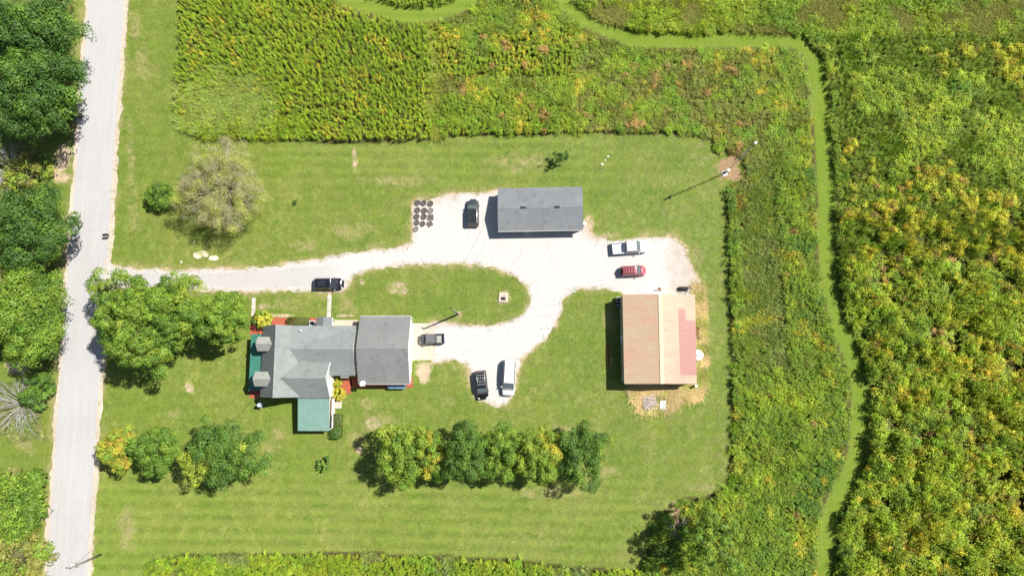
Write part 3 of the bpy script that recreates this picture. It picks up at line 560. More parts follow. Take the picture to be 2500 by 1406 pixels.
tree('bushy_tree', 'mid green bushy tree near the lower left edge of the picture', 38, 1225, 6, 74, 84, [(LG, 2), (MGR, 2)], 6, group=W, nl=11000, leaf=.34, nb=110, zc=3)
tree('bushy_tree', 'olive brown bushy tree in the bottom left corner', 50, 1362, 6, 70, 66, [(OLV, 3), (LG, 1.2)], 7, group=W, nl=11000, leaf=.3, nb=120, zc=3)
tree('bushy_tree', 'low green bush behind the grey dead shrub', 95, 955, 3.5, 42, 50, [(MGR, 2), (DGR, 1)], 8, group=W, nl=4200, leaf=.3, nb=60, zc=1.6)
tree('bushy_tree', 'olive bush growing among bare grey branches by the road', 62, 425, 4, 62, 46, [(OLV, 2), (YGR, 1), (LG, 1)], 9, group=W, nl=3000, leaf=.28, nb=70, zc=2)
# trees in the yard
tree('maple_tree', 'largest light green maple spreading over the road and driveway entrance', 366, 772, 13.5, 148, 112, [(LG, 4), (MGR, 1.2), (YGR, .6)], 11, nl=40000, leaf=.33, nb=420, zc=8.2, rz=5.2, r0=.42, br=(.075, .15), lob=.34, shell=.4, limbs=26, off=(-1, .5))
tree('maple_tree', 'smaller light green tree between the big maple and the house', 548, 772, 9.5, 62, 66, [(LG, 4), (MGR, 1.2)], 12, nl=8500, leaf=.34, nb=90, br=(.14, .24))
tree('sparse_tree', 'tan and yellowish thin-leaved spreading tree in the front lawn', 540, 458, 8, 112, 124, [((.40, .385, .16), 3), ((.40, .43, .09), 2.5), ((.38, .35, .22), 2)], 13, nl=34000, leaf=.19, nb=420, br=(.08, .14), limbs=60, shell=.3, bark=GREYBARK, asp=.55, lob=.16, zc=4.6, rz=3.3, flat=.6)
tree('round_shrub', 'trimmed round dark green shrub beside the sparse tan tree', 390, 480, 3.4, 33, 36, [(MGR, 3), (LG, 1.2), (DGR, 1)], 14, cat='shrub', nl=5200, leaf=.2, nb=120, zc=1.7, br=(.16, .26), shell=.75, lob=.05, limbs=6, low=-.8)
RW = 'trees in the lower left row'
tree('yellow_tree', 'golden yellow tree at the road end of the lower row', 290, 1098, 7.5, 42, 56, [(YLW, 2), (YGR, 2.5), ((.46, .36, .05), 1), (LG, 1)], 15, group=RW, nl=6000, leaf=.28, nb=90)
tree('green_tree', 'rounded mid green tree second from the road in the lower row', 386, 1098, 8, 54, 60, [(MGR, 4), (LG, 1.3)], 16, group=RW, nl=8500, leaf=.3, nb=100)
tree('blue_green_tree', 'wide blue-green tree with a yellow bough at its lower left', 552, 1108, 9.5, 104, 74, [(BGR, 4), (MGR, 1.5), (YGR, .1, (-.75, -.5, .1), .62, .75)], 17, group=RW, nl=16000, leaf=.3, nb=190, br=(.11, .2))
RC = 'trees in the lower middle row'
tree('yellow_green_tree', 'yellow-green tree at the left end of the middle row', 985, 1108, 8, 66, 70, [(YGR, 2), (LG, 3), (MGR, 1)], 18, group=RC, nl=9500, leaf=.3, nb=110)
tree('yellow_tree', 'narrow yellow and green tree second in the middle row', 1058, 1112, 7.2, 34, 62, [(YLW, .6, (-.9, 0, .2), .3, .55), (LG, 2), (MGR, 1.4)], 19, group=RC, nl=5200, leaf=.28, nb=70)
tree('dark_green_tree', 'dark green tree in the centre of the middle row', 1140, 1100, 9, 56, 72, [(BGR, 3), (MGR, 2)], 20, group=RC, nl=9500, leaf=.3, nb=110)
tree('green_tree', 'light green tree right of the dark central tree', 1220, 1102, 8.2, 48, 68, [(LG, 3), (MGR, 2)], 21, group=RC, nl=8000, leaf=.3, nb=95)
tree('yellow_green_tree', 'green tree with a bright yellow right edge in the middle row', 1312, 1108, 8, 58, 68, [(LG, 3), (YGR, 1.2), (YLW, .1, (.95, .1, .2), .72, .85)], 22, group=RC, nl=9000, leaf=.3, nb=105)
tree('green_tree', 'blue-green tree at the right end of the middle row', 1422, 1110, 8, 62, 74, [(BGR, 2.5), (MGR, 2), (YGR, .1, (.95, -.1, .1), .8, .7)], 23, group=RC, nl=9500, leaf=.3, nb=110)
tree('small_shrub', 'lone small blue-green shrub on the lawn below the green porch', 791, 1130, 1.8, 17, 20, [(BGR, 3), (LG, 1)], 24, cat='shrub', nl=900, leaf=.22, nb=30, zc=.8, lob=.3, limbs=4)
tree('young_tree', 'slim dark young tree alone on the lawn above the detached garage', 1368, 386, 3.6, 21, 16, [(DGR, 3), (MGR, 1)], 25, nl=420, leaf=.26, nb=26, br=(.2, .34), zc=2.0, lob=.5, limbs=9)
tree('seedling', 'tiny dark green seedling alone on the lawn left of the garage', 720, 493, 1.0, 6, 7, [(DGR, 3), (MGR, 1)], 26, cat='shrub', nl=260, leaf=.15, nb=14, zc=.45, limbs=3)
tree('meadow_tree', 'tall leafy tree growing in the meadow by the bottom right lawn corner', 1738, 1314, 11, 70, 74, [(LG, 3), (MGR, 2), (YGR, .8)], 27, nl=6500, leaf=.3, nb=150, br=(.09, .16), shell=.4, zc=7, lob=.3, limbs=20)
# planting round the house
tree('variegated_shrub', 'round green and yellow shrub at the upper left house corner', 640, 779, 2.0, 24, 22, [((.5, .5, .06), 2, (.6, -.3, .5), .3, .8), (LG, 2), (MGR, 1)], 30, cat='shrub', nl=1700, leaf=.24, nb=60, zc=1.0, br=(.2, .32), shell=.7, lob=.08, limbs=5, low=-.7)
tree('red_grass_clump', 'dark red spiky clump under the variegated shrub', 627, 797, 1.0, 14, 12, [((.16, .03, .03), 3), ((.24, .07, .05), 1)], 31, cat='shrub', nl=700, leaf=.3, nb=30, zc=.45, asp=.2, limbs=3)
tree('golden_bush', 'pointed golden yellow bush against the white gable wall', 823, 934, 1.5, 13, 11, [((.52, .46, .05), 3), (YGR, 1)], 32, cat='shrub', group='golden bushes', nl=1800, leaf=.12, nb=70, zc=.7, shell=.8, lob=.1, limbs=4, low=-.8, br=(.14, .22))
tree('golden_bush', 'larger round golden yellow bush beside the porch corner', 827, 962, 1.6, 17, 16, [((.56, .5, .05), 4), (YGR, 1)], 33, cat='shrub', group='golden bushes', nl=3200, leaf=.12, nb=110, zc=.8, shell=.85, lob=.02, limbs=4, low=-.8, br=(.14, .2))
def hedge(label, x0, y0, x1, y1, h, pal, seed, n=1800, leaf=.16, round_=.25):
    r = np.random.default_rng(seed); a = P(x0, y1, h*.7); b_ = P(x1, y0, h*.7); c = (a+b_)/2; sx, sy = (b_.x-a.x)/2, (b_.y-a.y)/2
    o = empty('clipped_hedge', (c.x, c.y, 0)); tag(o, label, 'hedge', 'clipped hedges round the house')
    q = r.uniform(-1, 1, (n, 3)); k = r.integers(0, 5, n)
    for i, (ax, s) in enumerate(((0, 1), (0, -1), (1, 1), (1, -1), (2, 1))):
        m_ = k == i; q[m_, ax] = s*(1-abs(r.normal(0, .05, m_.sum())))
    top = r.random(n) < .4; q[top, 2] = 1-abs(r.normal(0, .05, top.sum())); l = np.linalg.norm(q[:, :2], ord=6, axis=1)[:, None]; q[:, :2] /= np.maximum(l, 1)
    p = q*[sx, sy, h/2]+[0, 0, h/2]; nm = q*[1, 1, 1.2]+r.normal(0, .35, (n, 3)); V, F = leafpack(p, nm, leaf*r.uniform(.7, 1.3, n), .7, r)
    cols = np.array(pal); C = cols[r.integers(0, len(cols), n)]*r.uniform(.7, 1.3, (n, 1)); me = mesh_np('foliage', V, F); colattr(me, 'col', np.repeat(C, 4, 0)); link_mesh('foliage', me, LEAF, o)
    for t in np.linspace(-.7, .7, 4):
        e = Vector((t*sx if sx > sy else 0, t*sy if sy >= sx else 0, 0)); MB().tube([e, e+Vector((.05, .04, h*.5)), e+Vector((.1, -.05, h*.85))], [.05, .035, .015], 5).build('stem', BARK, o)
HG = [(.11, .15, .03), (.09, .17, .03), (.16, .15, .05)]
hedge('long clipped box hedge in the red mulch bed beside the front portico', 702, 775, 753, 793, 1.1, HG, 41, 3000)
hedge('clipped rectangular hedge along the green porch railing', 812, 1010, 835, 1044, 1.0, HG, 42, 2400)
hedge('small rounded green hedge at the porch corner post', 807, 1044, 833, 1070, 1.1, [(.07, .16, .03), (.1, .17, .03)], 43, 1900)
# bare, dead brush
def dead(label, x, y, h, rad, seed, n=26, grp='dead brush by the road'):
    r = random.Random(seed); g = P(x, y, 0); o = empty('dead_shrub', (g.x, g.y, 0)); tag(o, label, 'dead shrub', grp); mb = MB(); tw = MB()
    for i in range(n):
        a = 2*math.pi*i/n+r.uniform(-.2, .2); L = rad*r.uniform(.6, 1.15); e = Vector((math.cos(a)*L, math.sin(a)*L, h*r.uniform(.45, 1))); s = Vector((r.uniform(-.2, .2), r.uniform(-.2, .2), 0)); m_ = s.lerp(e, .5)+Vector((r.uniform(-.3, .3), r.uniform(-.3, .3), .2*h))
        mb.tube([s, m_, e], [.075, .05, .014], 4)
        for j in range(7):
            t = r.uniform(.3, .95); b0 = (s.lerp(m_, t*2) if t < .5 else m_.lerp(e, t*2-1)); d = Vector((math.cos(a+r.uniform(-.9, .9)), math.sin(a+r.uniform(-.9, .9)), r.uniform(-.1, .6)))*rad*r.uniform(.2, .45); tw.tube([b0, b0+d*.6+Vector((0, 0, .1)), b0+d], [.028, .02, .008], 3)
    mb.build('stem', GREYBARK, o, True)['kind'] = 'stuff'; tw.build('twigs', GREYBARK, o)['kind'] = 'stuff'
dead('sprawling grey dead shrub left of the road below the light green tree', 60, 985, 2.6, 4.6, 51, 34)
dead('grey leafless brush between the two dark trees on the left edge', 40, 418, 3.2, 4.2, 52, 30)
dead('small tangle of bare grey branches near the meadow tree', 1655, 1285, 1.6, 1.8, 53, 14, 'dead brush in the meadow')

# ---------------------------------------------------------------- buildings
def gable(mb_off, root, name, mat, e1, e2, r1, r2, f1, f2, t=.16, sub=None):
    """two slopes as slabs: e1-e2 eave, r1-r2 ridge, f1-f2 opposite eave (world points in the same order); returns both parts"""
    a = MB(mb_off).slab([e1, e2, r2, r1], t).build(name, mat, root); b_ = MB(mb_off).slab([r1, r2, f2, f1], t).build(name, mat, root)
    d = (Vector(r2)-Vector(r1)).normalized(); up = Vector((0, 0, .035)); cap = MB(mb_off)
    for s_, e in ((1, e1), (-1, f1)):
        v = (Vector(e)-Vector(r1)); v = (v-d*v.dot(d)).normalized()*.16
        cap.slab([Vector(r1)+up, Vector(r2)+up, Vector(r2)+v+up, Vector(r1)+v+up], .03)
    cap.build('ridge_cap', mat, a); return a, b_
def wallbox(off, root, x0, x1, y0, y1, h, mat, z0=0.0, name='wall', t=.18):
    """four separate walls"""
    for (a, b_, c, d) in ((x0, x1, y0, y0+t), (x0, x1, y1-t, y1), (x0, x0+t, y0+t, y1-t), (x1-t, x1, y0+t, y1-t)):
        MB(off).box(((a+b_)/2, (c+d)/2, (z0+h)/2), (b_-a, d-c, h-z0)).build(name, mat, root)
def gable_wall(off, root, pts, t, mat, name='gable_wall'):
    """vertical polygon thickened along t (vector)"""
    p = [Vector(q) for q in pts]; t = Vector(t); MB(off).hexa(p, [q+t for q in p]).build(name, mat, root)
def window(off, root, c, w_, h, ax, s, frame=None):
    """window on a wall facing s along axis ax (0: x, 1: y): frame part with a pane and sill below it"""
    def bx(c2, u, v, d): return ((d, u, v) if ax == 0 else (u, d, v))
    c = Vector(c); n = Vector((s, 0, 0) if ax == 0 else (0, s, 0)); fr = MB(off); fw = .09
    uu = Vector((0, 1, 0) if ax == 0 else (1, 0, 0)); zz = Vector((0, 0, 1))
    for (dc, du, dv) in ((uu*(w_/2), fw, h+fw), (-uu*(w_/2), fw, h+fw), (zz*(h/2), w_-fw, fw), (-zz*(h/2), w_-fw, fw), (zz*0, w_-fw, .05)): fr.box(c+n*.03+dc, bx(c, du, dv, .08))
    f = fr.build('window', frame or TRIM, root); MB(off).box(c+n*.01, bx(c, w_-.04, h-.04, .03)).build('pane', GLASS, f); MB(off).box(c+n*.07-zz*(h/2+.08), bx(c, w_+.2, .05, .16)).build('sill', frame or TRIM, f); return f
def door(off, root, c, w_, h, ax, s, mat, panels=0, nm='door'):
    def bx(u, v, d): return ((d, u, v) if ax == 0 else (u, d, v))
    c = Vector(c); n = Vector((s, 0, 0) if ax == 0 else (0, s, 0)); uu = Vector((0, 1, 0) if ax == 0 else (1, 0, 0))
    d = MB(off).box(c+n*.03, bx(w_, h, .07)).build(nm, mat, root)
    for i in range(panels): MB(off).box(c+n*.075+Vector((0, 0, -h/2+h*(i+.5)/panels)), bx(w_*.96, h/panels*.86, .03)).build('panel', mat, d)
    MB(off).box(c+n*.11+uu*w_*.38+Vector((0, 0, -.05)), bx(.12, .04, .05)).build('handle', STEEL, d); return d
def V2(p, z): return Vector((p[0], p[1], z))

# farmhouse ------------------------------------------------------
hc = P(770, 870, 0); HO = (hc.x, hc.y, 0); house = empty('farmhouse', HO)
tag(house, 'grey shingled farmhouse with two dormers, green metal porches and attached garage', 'house')
zr, ze = 6.8, 3.3
rN = P(671, 792, zr); rS = P(667.5, 971, zr); wx = (P(641, 794, ze).x+P(636, 972, ze).x)/2; rx = (rN.x+rS.x)/2; yN, yS = rN.y, rS.y; ex = rx+(rx-wx)
def Q(x, y, z): return Vector((x, y, z))
gable(HO, house, 'roof', SH_MAIN, Q(wx, yS, ze), Q(wx, yN, ze), Q(rx, yS, zr), Q(rx, yN, zr), Q(ex, yS, ze), Q(ex, yN, ze))
# low north shed, middle shed
bk = P(711, 820, 4.9).x; xB = P(870, 795, 2.95).x; yBn = P(840, 795, 2.95).y; yR = P(780, 852.5, 4.95).y; yBs = P(835, 917, 2.7).y
MB(HO).slab([Q(bk, yN-.02, 4.92), Q(bk, yR, 4.92), Q(xB, yR, 2.95), Q(xB, yN-.02, 2.95)], .14).build('shed_roof', SH_WING, house)
MB(HO).slab([Q(P(733, 880, 4.0).x, yR, 4.02), Q(P(733, 880, 4.0).x, P(700, 925, 4).y, 4.02), Q(P(806, 880, 3.8).x, P(700, 925, 4).y, 3.72), Q(P(806, 880, 3.8).x, yR, 3.72)], .12).build('shed_roof', SH_WING, house)
bs = P(704, 852, 5).x
gable(HO, house, 'wing_roof', SH_WING, Q(bs, yBs, 2.72), Q(xB, yBs, 2.72), Q(bs, yR, 4.95), Q(xB, yR, 4.95), Q(bs, yBn, 2.92), Q(xB, yBn, 2.92), .14)
# south cross gable
cz = 6.0; cy = P(740, 923, cz).y; cx0 = P(686, 924, cz).x; cx1 = P(806, 945, 3.4).x; cs = P(770, 971.5, 3.3).y; cn = cy+(cy-cs)
gable(HO, house, 'cross_gable_roof', SH_MAIN, Q(cx0, cs-.03, 3.3), Q(cx1, cs-.03, 3.3), Q(cx0, cy, cz), Q(cx1, cy, cz), Q(cx0, cn, 3.3), Q(cx1, cn, 3.3), .15)
gable_wall(HO, house, [Q(cx1-.42, cs+.12, 0), Q(cx1-.42, cn-.12, 0), Q(cx1-.42, cn-.12, 3.2), Q(cx1-.42, cy, cz-.18), Q(cx1-.42, cs+.12, 3.2)], (.18, 0, 0), WHITE)
for (a, b_) in ((Q(cx1, cs-.03, 3.3), Q(cx1, cy, cz)), (Q(cx1, cn, 3.3), Q(cx1, cy, cz))): MB(HO).slab([a+Vector((.005, 0, .02)), b_+Vector((.005, 0, .02)), b_+Vector((.06, 0, .02)), a+Vector((.06, 0, .02))], .2).build('barge_board', TRIM, house)
window(HO, house, (cx1-.24, cy, 4.3), .9, 1.1, 0, 1); window(HO, house, (cx1-.24, cy+.9, 1.7), 1.0, 1.3, 0, 1)
# attached garage
ax0 = P(872, 850, 4.0).x; ax1 = P(999.5, 850, 3.6).x; az = 2.75; azr = 4.85; ay = P(930, 851, azr).y; an = P(940, 772, az).y; as_ = P(940, 937, az).y
gable(HO, house, 'garage_roof', SH_ATT, Q(ax0, as_, az), Q(ax1, as_, az), Q(ax0, ay, azr), Q(ax1, ay, azr), Q(ax0, an, az), Q(ax1, an, az))
wallbox(HO, house, ax0+.3, ax1-.22, as_+.45, an-.4, az-.15, WHITE)
for xw in (ax0+.3, ax1-.4): gable_wall(HO, house, [Q(xw, as_+.45, az-.15), Q(xw, an-.4, az-.15), Q(xw, ay+.1, azr-.2), Q(xw, ay-.1, azr-.2)], (.18, 0, 0), WHITE)
for (a, b_) in ((Q(ax1, as_, az), Q(ax1, ay, azr)), (Q(ax1, an, az), Q(ax1, ay, azr))): MB(HO).slab([a+Vector((.005, 0, .02)), b_+Vector((.005, 0, .02)), b_+Vector((.05, 0, .02)), a+Vector((.05, 0, .02))], .18).build('barge_board', TRIM, house)
for yy in (ay-2.3, ay+2.3): door(HO, house, (ax1-.22, yy, 1.1), 2.7, 2.15, 0, 1, TRIM, 4, 'garage_door')
window(HO, house, ((ax0+ax1)/2, as_+.45, 1.6), 1.0, 1.0, 1, -1)
# walls of the main block and wings
wallbox(HO, house, wx+.35, ex-.3, yS+.3, yN-.3, ze, WHITE)
for yw in (yS+.3, yN-.48): gable_wall(HO, house, [Q(wx+.35, yw, ze), Q(ex-.3, yw, ze), Q(rx, yw, zr-.25)], (0, .18, 0), WHITE)
wallbox(HO, house, ex-.3, xB-.1, yBs+.35, yN-.32, 2.6, WHITE); MB(HO).hexa([Q(xB-.3, yBs+.35, 2.6), Q(xB-.12, yBs+.35, 2.6), Q(xB-.12, yBn-.2, 2.6), Q(xB-.3, yBn-.2, 2.6)], [Q(xB-.3, yR, 4.75), Q(xB-.12, yR, 4.75), Q(xB-.12, yR+.1, 4.75), Q(xB-.3, yR+.1, 4.75)]).build('gable_wall', WHITE, house)
wallbox(HO, house, ex-.3, cx1-.45, cs+.3, yBs+.3, 3.1, WHITE)
for xw in (-30.5, -28.6): window(HO, house, (xw, yN-.3, 1.6), .9, 1.2, 1, 1)
window(HO, house, (rx, yN-.3, 4.4), .8, 1.0, 1, 1); window(HO, house, (rx-1, yS+.3, 1.6), .9, 1.2, 1, -1); window(HO, house, (rx, yS+.3, 4.4), .8, 1.0, 1, -1)
window(HO, house, (xB-1.6, yBs+.35, 1.6), 1.1, 1.0, 1, -1); MB(HO).slab([Q(P(832,917,2.4).x, yBs+.3, 2.62), Q(P(852,917,2.4).x, yBs+.3, 2.62), Q(P(852,917,2.4).x, yBs-.38, 2.45), Q(P(832,917,2.4).x, yBs-.38, 2.45)], .06).build('window_awning', SH_WING, house)
# dormers on the west slope
for (px0, px1, pyn, pys) in ((629, 664, 822, 857), (626, 661, 907, 943)):
    dz = 6.05; de_ = 5.15; yc = (P(640, pyn, de_).y+P(640, pys, de_).y)/2; hw = (P(640, pyn, de_).y-P(640, pys, de_).y)/2; xw = P(px0, 840, de_).x; xe = rx-.05
    d = MB(HO).hexa([Q(xw+.22, yc-hw+.18, 3.6), Q(xe-.4, yc-hw+.18, 3.6), Q(xe-.4, yc+hw-.18, 3.6), Q(xw+.22, yc+hw-.18, 3.6)], [Q(xw+.22, yc-hw+.18, de_-.02), Q(xe-.4, yc-hw+.18, de_-.02), Q(xe-.4, yc+hw-.18, de_-.02), Q(xw+.22, yc+hw-.18, de_-.02)]).build('dormer', WHITE, house)
    MB(HO).slab([Q(xw, yc-hw, de_), Q(xe-.9, yc-hw, de_), Q(xe, yc, dz), Q(xw, yc, dz)], .1).build('dormer_roof', SH_DORM, d); MB(HO).slab([Q(xw, yc, dz), Q(xe, yc, dz), Q(xe-.9, yc+hw, de_), Q(xw, yc+hw, de_)], .1).build('dormer_roof', SH_DORM, d)
    MB(HO).hexa([Q(xw+.22, yc-hw+.2, de_-.02), Q(xw+.22, yc+hw-.2, de_-.02), Q(xw+.22, yc, dz-.14)], [Q(xw+.34, yc-hw+.2, de_-.02), Q(xw+.34, yc+hw-.2, de_-.02), Q(xw+.34, yc, dz-.14)]).build('dormer_gable', WHITE, d)
    MB(HO).box((xw+.20, yc, 4.6), (.06, .8, .9)).build('dormer_window', GLASS, d)
# west porch: green ribbed metal, posts
def metal(root, a, b_, c, d, n, mat, off, name='porch_roof', panels=1):
    """a-b upper edge, d-c lower edge; ribs run down the slope; built as neighbouring sheets"""
    a, b_, c, d = map(Vector, (a, b_, c, d)); nrm = (b_-a).cross(d-a).normalized(); nrm = nrm if nrm.z > 0 else -nrm; out = []; hr = .08 if panels > 1 else .05
    for k in range(panels):
        t0, t1 = k/panels, (k+1)/panels; p = [a.lerp(b_, t0), a.lerp(b_, t1), d.lerp(c, t1), d.lerp(c, t0)]; mb = MB(off); lift = nrm*(.006*(k % 2)); mb.slab([q+lift for q in p], .03)
        m_ = n//panels
        for j in range(m_):
            t = (j+.5)/m_; u = p[0].lerp(p[1], t)+lift; v = p[3].lerp(p[2], t)+lift; e = (p[1]-p[0]).normalized()*(.075 if panels > 1 else .035)
            mb.hexa([u-e, u+e, v+e, v-e], [u-e*.5+nrm*hr, u+e*.5+nrm*hr, v+e*.5+nrm*hr, v-e*.5+nrm*hr])
        out.append(mb.build(name, mat, root))
    return out
pw0 = P(610, 885, 2.45).x; yp0 = P(620, 816, 2.5).y; yp1 = P(620, 953, 2.5).y
metal(house, Q(wx+.5, yp1, 2.95), Q(wx+.5, yp0, 2.95), Q(pw0, yp0, 2.45), Q(pw0, yp1, 2.45), 24, GREENM, HO)
MB(HO).box(((pw0+wx)/2+.3, (yp0+yp1)/2, .15), (wx-pw0+.3, yp0-yp1-.4, .3)).build('porch_floor', CONC, house)
for t in np.linspace(.03, .97, 5): MB(HO).box((pw0+.2, yp1+(yp0-yp1)*t, 1.36), (.14, .14, 2.12)).build('porch_post', TRIM, house)
door(HO, house, (wx+.35, (yp0+yp1)/2, 1.35), .95, 2.05, 0, -1, simple('green_door', (.04, .12, .09), .5)); window(HO, house, (wx+.35, yp1+1.6, 1.7), 1.0, 1.3, 0, -1); window(HO, house, (wx+.35, yp0-1.6, 1.7), 1.0, 1.3, 0, -1)
# south porch
sx0 = P(727, 1050, 2.45).x; sx1 = P(804, 1050, 2.45).x; sy1 = P(760, 1051.5, 2.45).y
metal(house, Q(sx0, cs+.1, 3.0), Q(sx1, cs+.1, 3.0), Q(sx1, sy1, 2.45), Q(sx0, sy1, 2.45), 18, GREENL, HO)
MB(HO).box(((sx0+sx1)/2+.1, (sy1+cs)/2+.2, .2), (sx1-sx0+.1, cs-sy1-.4, .4)).build('porch_floor', DECKW, house)
for xx in (sx0+.2, (sx0+sx1)/2, sx1-.1): MB(HO).box((xx, sy1+.25, 1.4), (.13, .13, 2.05)).build('porch_post', TRIM, house)
rail = MB(HO).box((sx1+.12, (sy1+cs)/2+.1, 1.3), (.14, cs-sy1-.5, .08)).build('railing', TRIM, house); MB(HO).box((sx1+.12, (sy1+cs)/2+.1, .55), (.06, cs-sy1-.5, .06)).build('bottom_rail', TRIM, rail)
for t in np.arange(sy1+.5, cs-.3, .55): MB(HO).box((sx1+.12, t, .94), (.05, .05, .7)).build('baluster', TRIM, rail)
# boarded landing at the porch side, front portico, vent pipe
l0 = P(814, 997, .3); l1 = P(834, 979, .3)
for i in range(6): MB(HO).box((l0.x+(i+.5)*(l1.x-l0.x)/6, (l0.y+l1.y)/2, .2), ((l1.x-l0.x)/6-.02, l1.y-l0.y, .24)).build('landing_board', DECKW, house)
px0, px1 = P(772, 780, 2.7).x, P(811, 780, 2.7).x; pyn = P(790, 774.5, 2.7).y; pm = P(789, 780, 3.3).x
gable(HO, house, 'portico_roof', SH_GAR, Q(px0, yN-.4, 2.68), Q(px0, pyn, 2.68), Q(pm, yN-.4, 3.3), Q(pm, pyn, 3.3), Q(px1, yN-.4, 2.68), Q(px1, pyn, 2.68), .1)
for xx in (px0+.25, px1-.25): MB(HO).box((xx, pyn-.3, 1.35), (.12, .12, 2.5)).build('porch_post', TRIM, house)
MB(HO).box((px1+.03, (pyn+yN)/2-.2, 2.6), (.07, pyn-yN+.3, .12)).build('gutter', TRIM, house)
door(HO, house, ((px0+px1)/2, yN-.3, 1.1), .95, 2.1, 1, 1, TRIM)
vp = P(736, 807, 4.75); MB(HO).lathe([(.07, -.4), (.07, .42), (.11, .42), (.11, .5)], vp, 10).build('vent_pipe', WHITEP, house)
for (x_, y0_, y1_) in ((ax1+.02, as_, an),): MB(HO).box((ax1-.05, as_+.2, 1.3), (.09, .09, 2.5)).build('downspout', TRIM, house); MB(HO).box((ax1-.05, an-.2, 1.3), (.09, .09, 2.5)).build('downspout', TRIM, house)
MB(HO).box(((ax0+ax1)/2, as_-.05, az-.1), (ax1-ax0, .11, .1)).build('gutter', TANW, house); MB(HO).box(((ax0+ax1)/2, an+.05, az-.1), (ax1-ax0, .11, .1)).build('gutter', TANW, house)

# detached garage --------------------------------------------------
g_nw, g_ne, g_sw, g_se = P(1215.6, 460, 2.45), P(1421.6, 456, 2.45), P(1216, 564.4, 2.45), P(1424, 561, 2.45); gw, ge = P(1215, 509, 3.55), P(1423.6, 505, 3.55)
GO_ = ((g_nw.x+g_se.x)/2, (g_nw.y+g_se.y)/2, 0); gar = empty('detached_garage', GO_); tag(gar, 'long detached garage with blue-grey shingle roof above the gravel yard', 'garage')
gable(GO_, gar, 'roof', SH_GAR, g_sw, g_se, gw, ge, g_nw, g_ne)
ux = (g_se-g_sw).normalized(); uy = Vector((-ux.y, ux.x, 0)); Lg = (g_se-g_sw).length; Wg = (g_nw-g_sw).dot(uy); o0 = V2(g_sw, 0)
def GP(u, v, z): return o0+ux*u+uy*v+Vector((0, 0, z))
def gbox(u0, u1, v0, v1, z0, z1, name, mat, par):
    return MB(GO_).hexa([GP(u0, v0, z0), GP(u1, v0, z0), GP(u1, v1, z0), GP(u0, v1, z0)], [GP(u0, v0, z1), GP(u1, v0, z1), GP(u1, v1, z1), GP(u0, v1, z1)]).build(name, mat, par)
gbox(.3, Lg-.3, .28, .44, 0, 2.38, 'wall', TANW, gar); gbox(.3, Lg-.3, Wg-.44, Wg-.28, 0, 2.38, 'wall', TANW, gar)
for u in (.3, Lg-.46):
    gbox(u, u+.16, .44, Wg-.44, 0, 2.38, 'wall', TANW, gar); MB(GO_).hexa([GP(u, .3, 2.38), GP(u+.16, .3, 2.38), GP(u+.16, Wg-.3, 2.38), GP(u, Wg-.3, 2.38)], [GP(u, Wg/2-.15, 3.38), GP(u+.16, Wg/2-.15, 3.38), GP(u+.16, Wg/2+.15, 3.38), GP(u, Wg/2+.15, 3.38)]).build('gable_wall', TANW, gar)
for u, w_ in ((1.7, .8), (7.2, .9)):
    f = MB(GO_)
    for (a, b_, z0, z1) in ((u, u+w_, 1.1, 1.17), (u, u+w_, 1.95, 2.02), (u, u+.07, 1.17, 1.95), (u+w_-.07, u+w_, 1.17, 1.95)): f.hexa([GP(a, .22, z0), GP(b_, .22, z0), GP(b_, .28, z0), GP(a, .28, z0)], [GP(a, .22, z1), GP(b_, .22, z1), GP(b_, .28, z1), GP(a, .28, z1)])
    fo = f.build('window', TRIM, gar); gbox(u+.07, u+w_-.07, .25, .278, 1.17, 1.95, 'pane', GLASS, fo)
d = gbox(4.2, 5.2, .2, .28, 0, 2.05, 'door', TRIM, gar); gbox(5.02, 5.1, .15, .2, .95, 1.05, 'handle', STEEL, d)
for v in (1.0, 4.0):
    d = gbox(.22, .3, v, v+2.4, .02, 2.15, 'garage_door', TRIM, gar)
    for i in range(4): gbox(.19, .22, v+.06, v+2.34, .06+i*.53, .55+i*.53, 'panel', TRIM, d)
for u in (3.6, 9.0): MB(GO_).slab([GP(u, Wg/2-.16, 3.60), GP(u+.9, Wg/2-.16, 3.60), GP(u+.9, Wg/2+.16, 3.62), GP(u, Wg/2+.16, 3.62)], .05).build('ridge_vent', DARKM, gar)
gbox(0, Lg, -.12, 0, 2.28, 2.4, 'gutter', TANW, gar)

# tin barn ---------------------------------------------------------
tin, nt, b = newmat('faded_tin'); tc = nd(nt, 'ShaderNodeTexCoord'); za = attr(nt, 'zone'); sz = nd(nt, 'ShaderNodeSeparateColor'); nt.links.new(za.outputs['Color'], sz.inputs[0])
f1 = noise(nt, .55, 5, .6, stretch=(.45, 1.0, .4)); f2 = noise(nt, 1.6, 5, .7, stretch=(.3, 2.2, .3)); f3 = noise(nt, 5, 4, .7)
c = ramp(nt, f1, [(.35, (.40, .335, .215)), (.65, (.455, .36, .245))]); c = mix(nt, maprange(nt, math_(nt, 'ADD', f1, math_(nt, 'MULTIPLY', sz.outputs[1], .3)), .5, .8, 0, .7), c, (.45, .245, .175)); c = mix(nt, maprange(nt, f2, .48, .64, 0, .75), c, (.42, .235, .16)); c = mix(nt, maprange(nt, f2, .45, .3, 0, .5), c, (.36, .38, .21))
c = mix(nt, maprange(nt, math_(nt, 'ADD', sz.outputs[0], math_(nt, 'MULTIPLY_ADD', f3, .35, -.17)), .4, .62, 0, .9), c, ramp(nt, f2, [(.3, (.27, .085, .08)), (.7, (.37, .15, .135))])); c = mix(nt, .12, c, ramp(nt, f3, [(.3, (.25, .15, .1)), (.7, (.65, .6, .5))]))
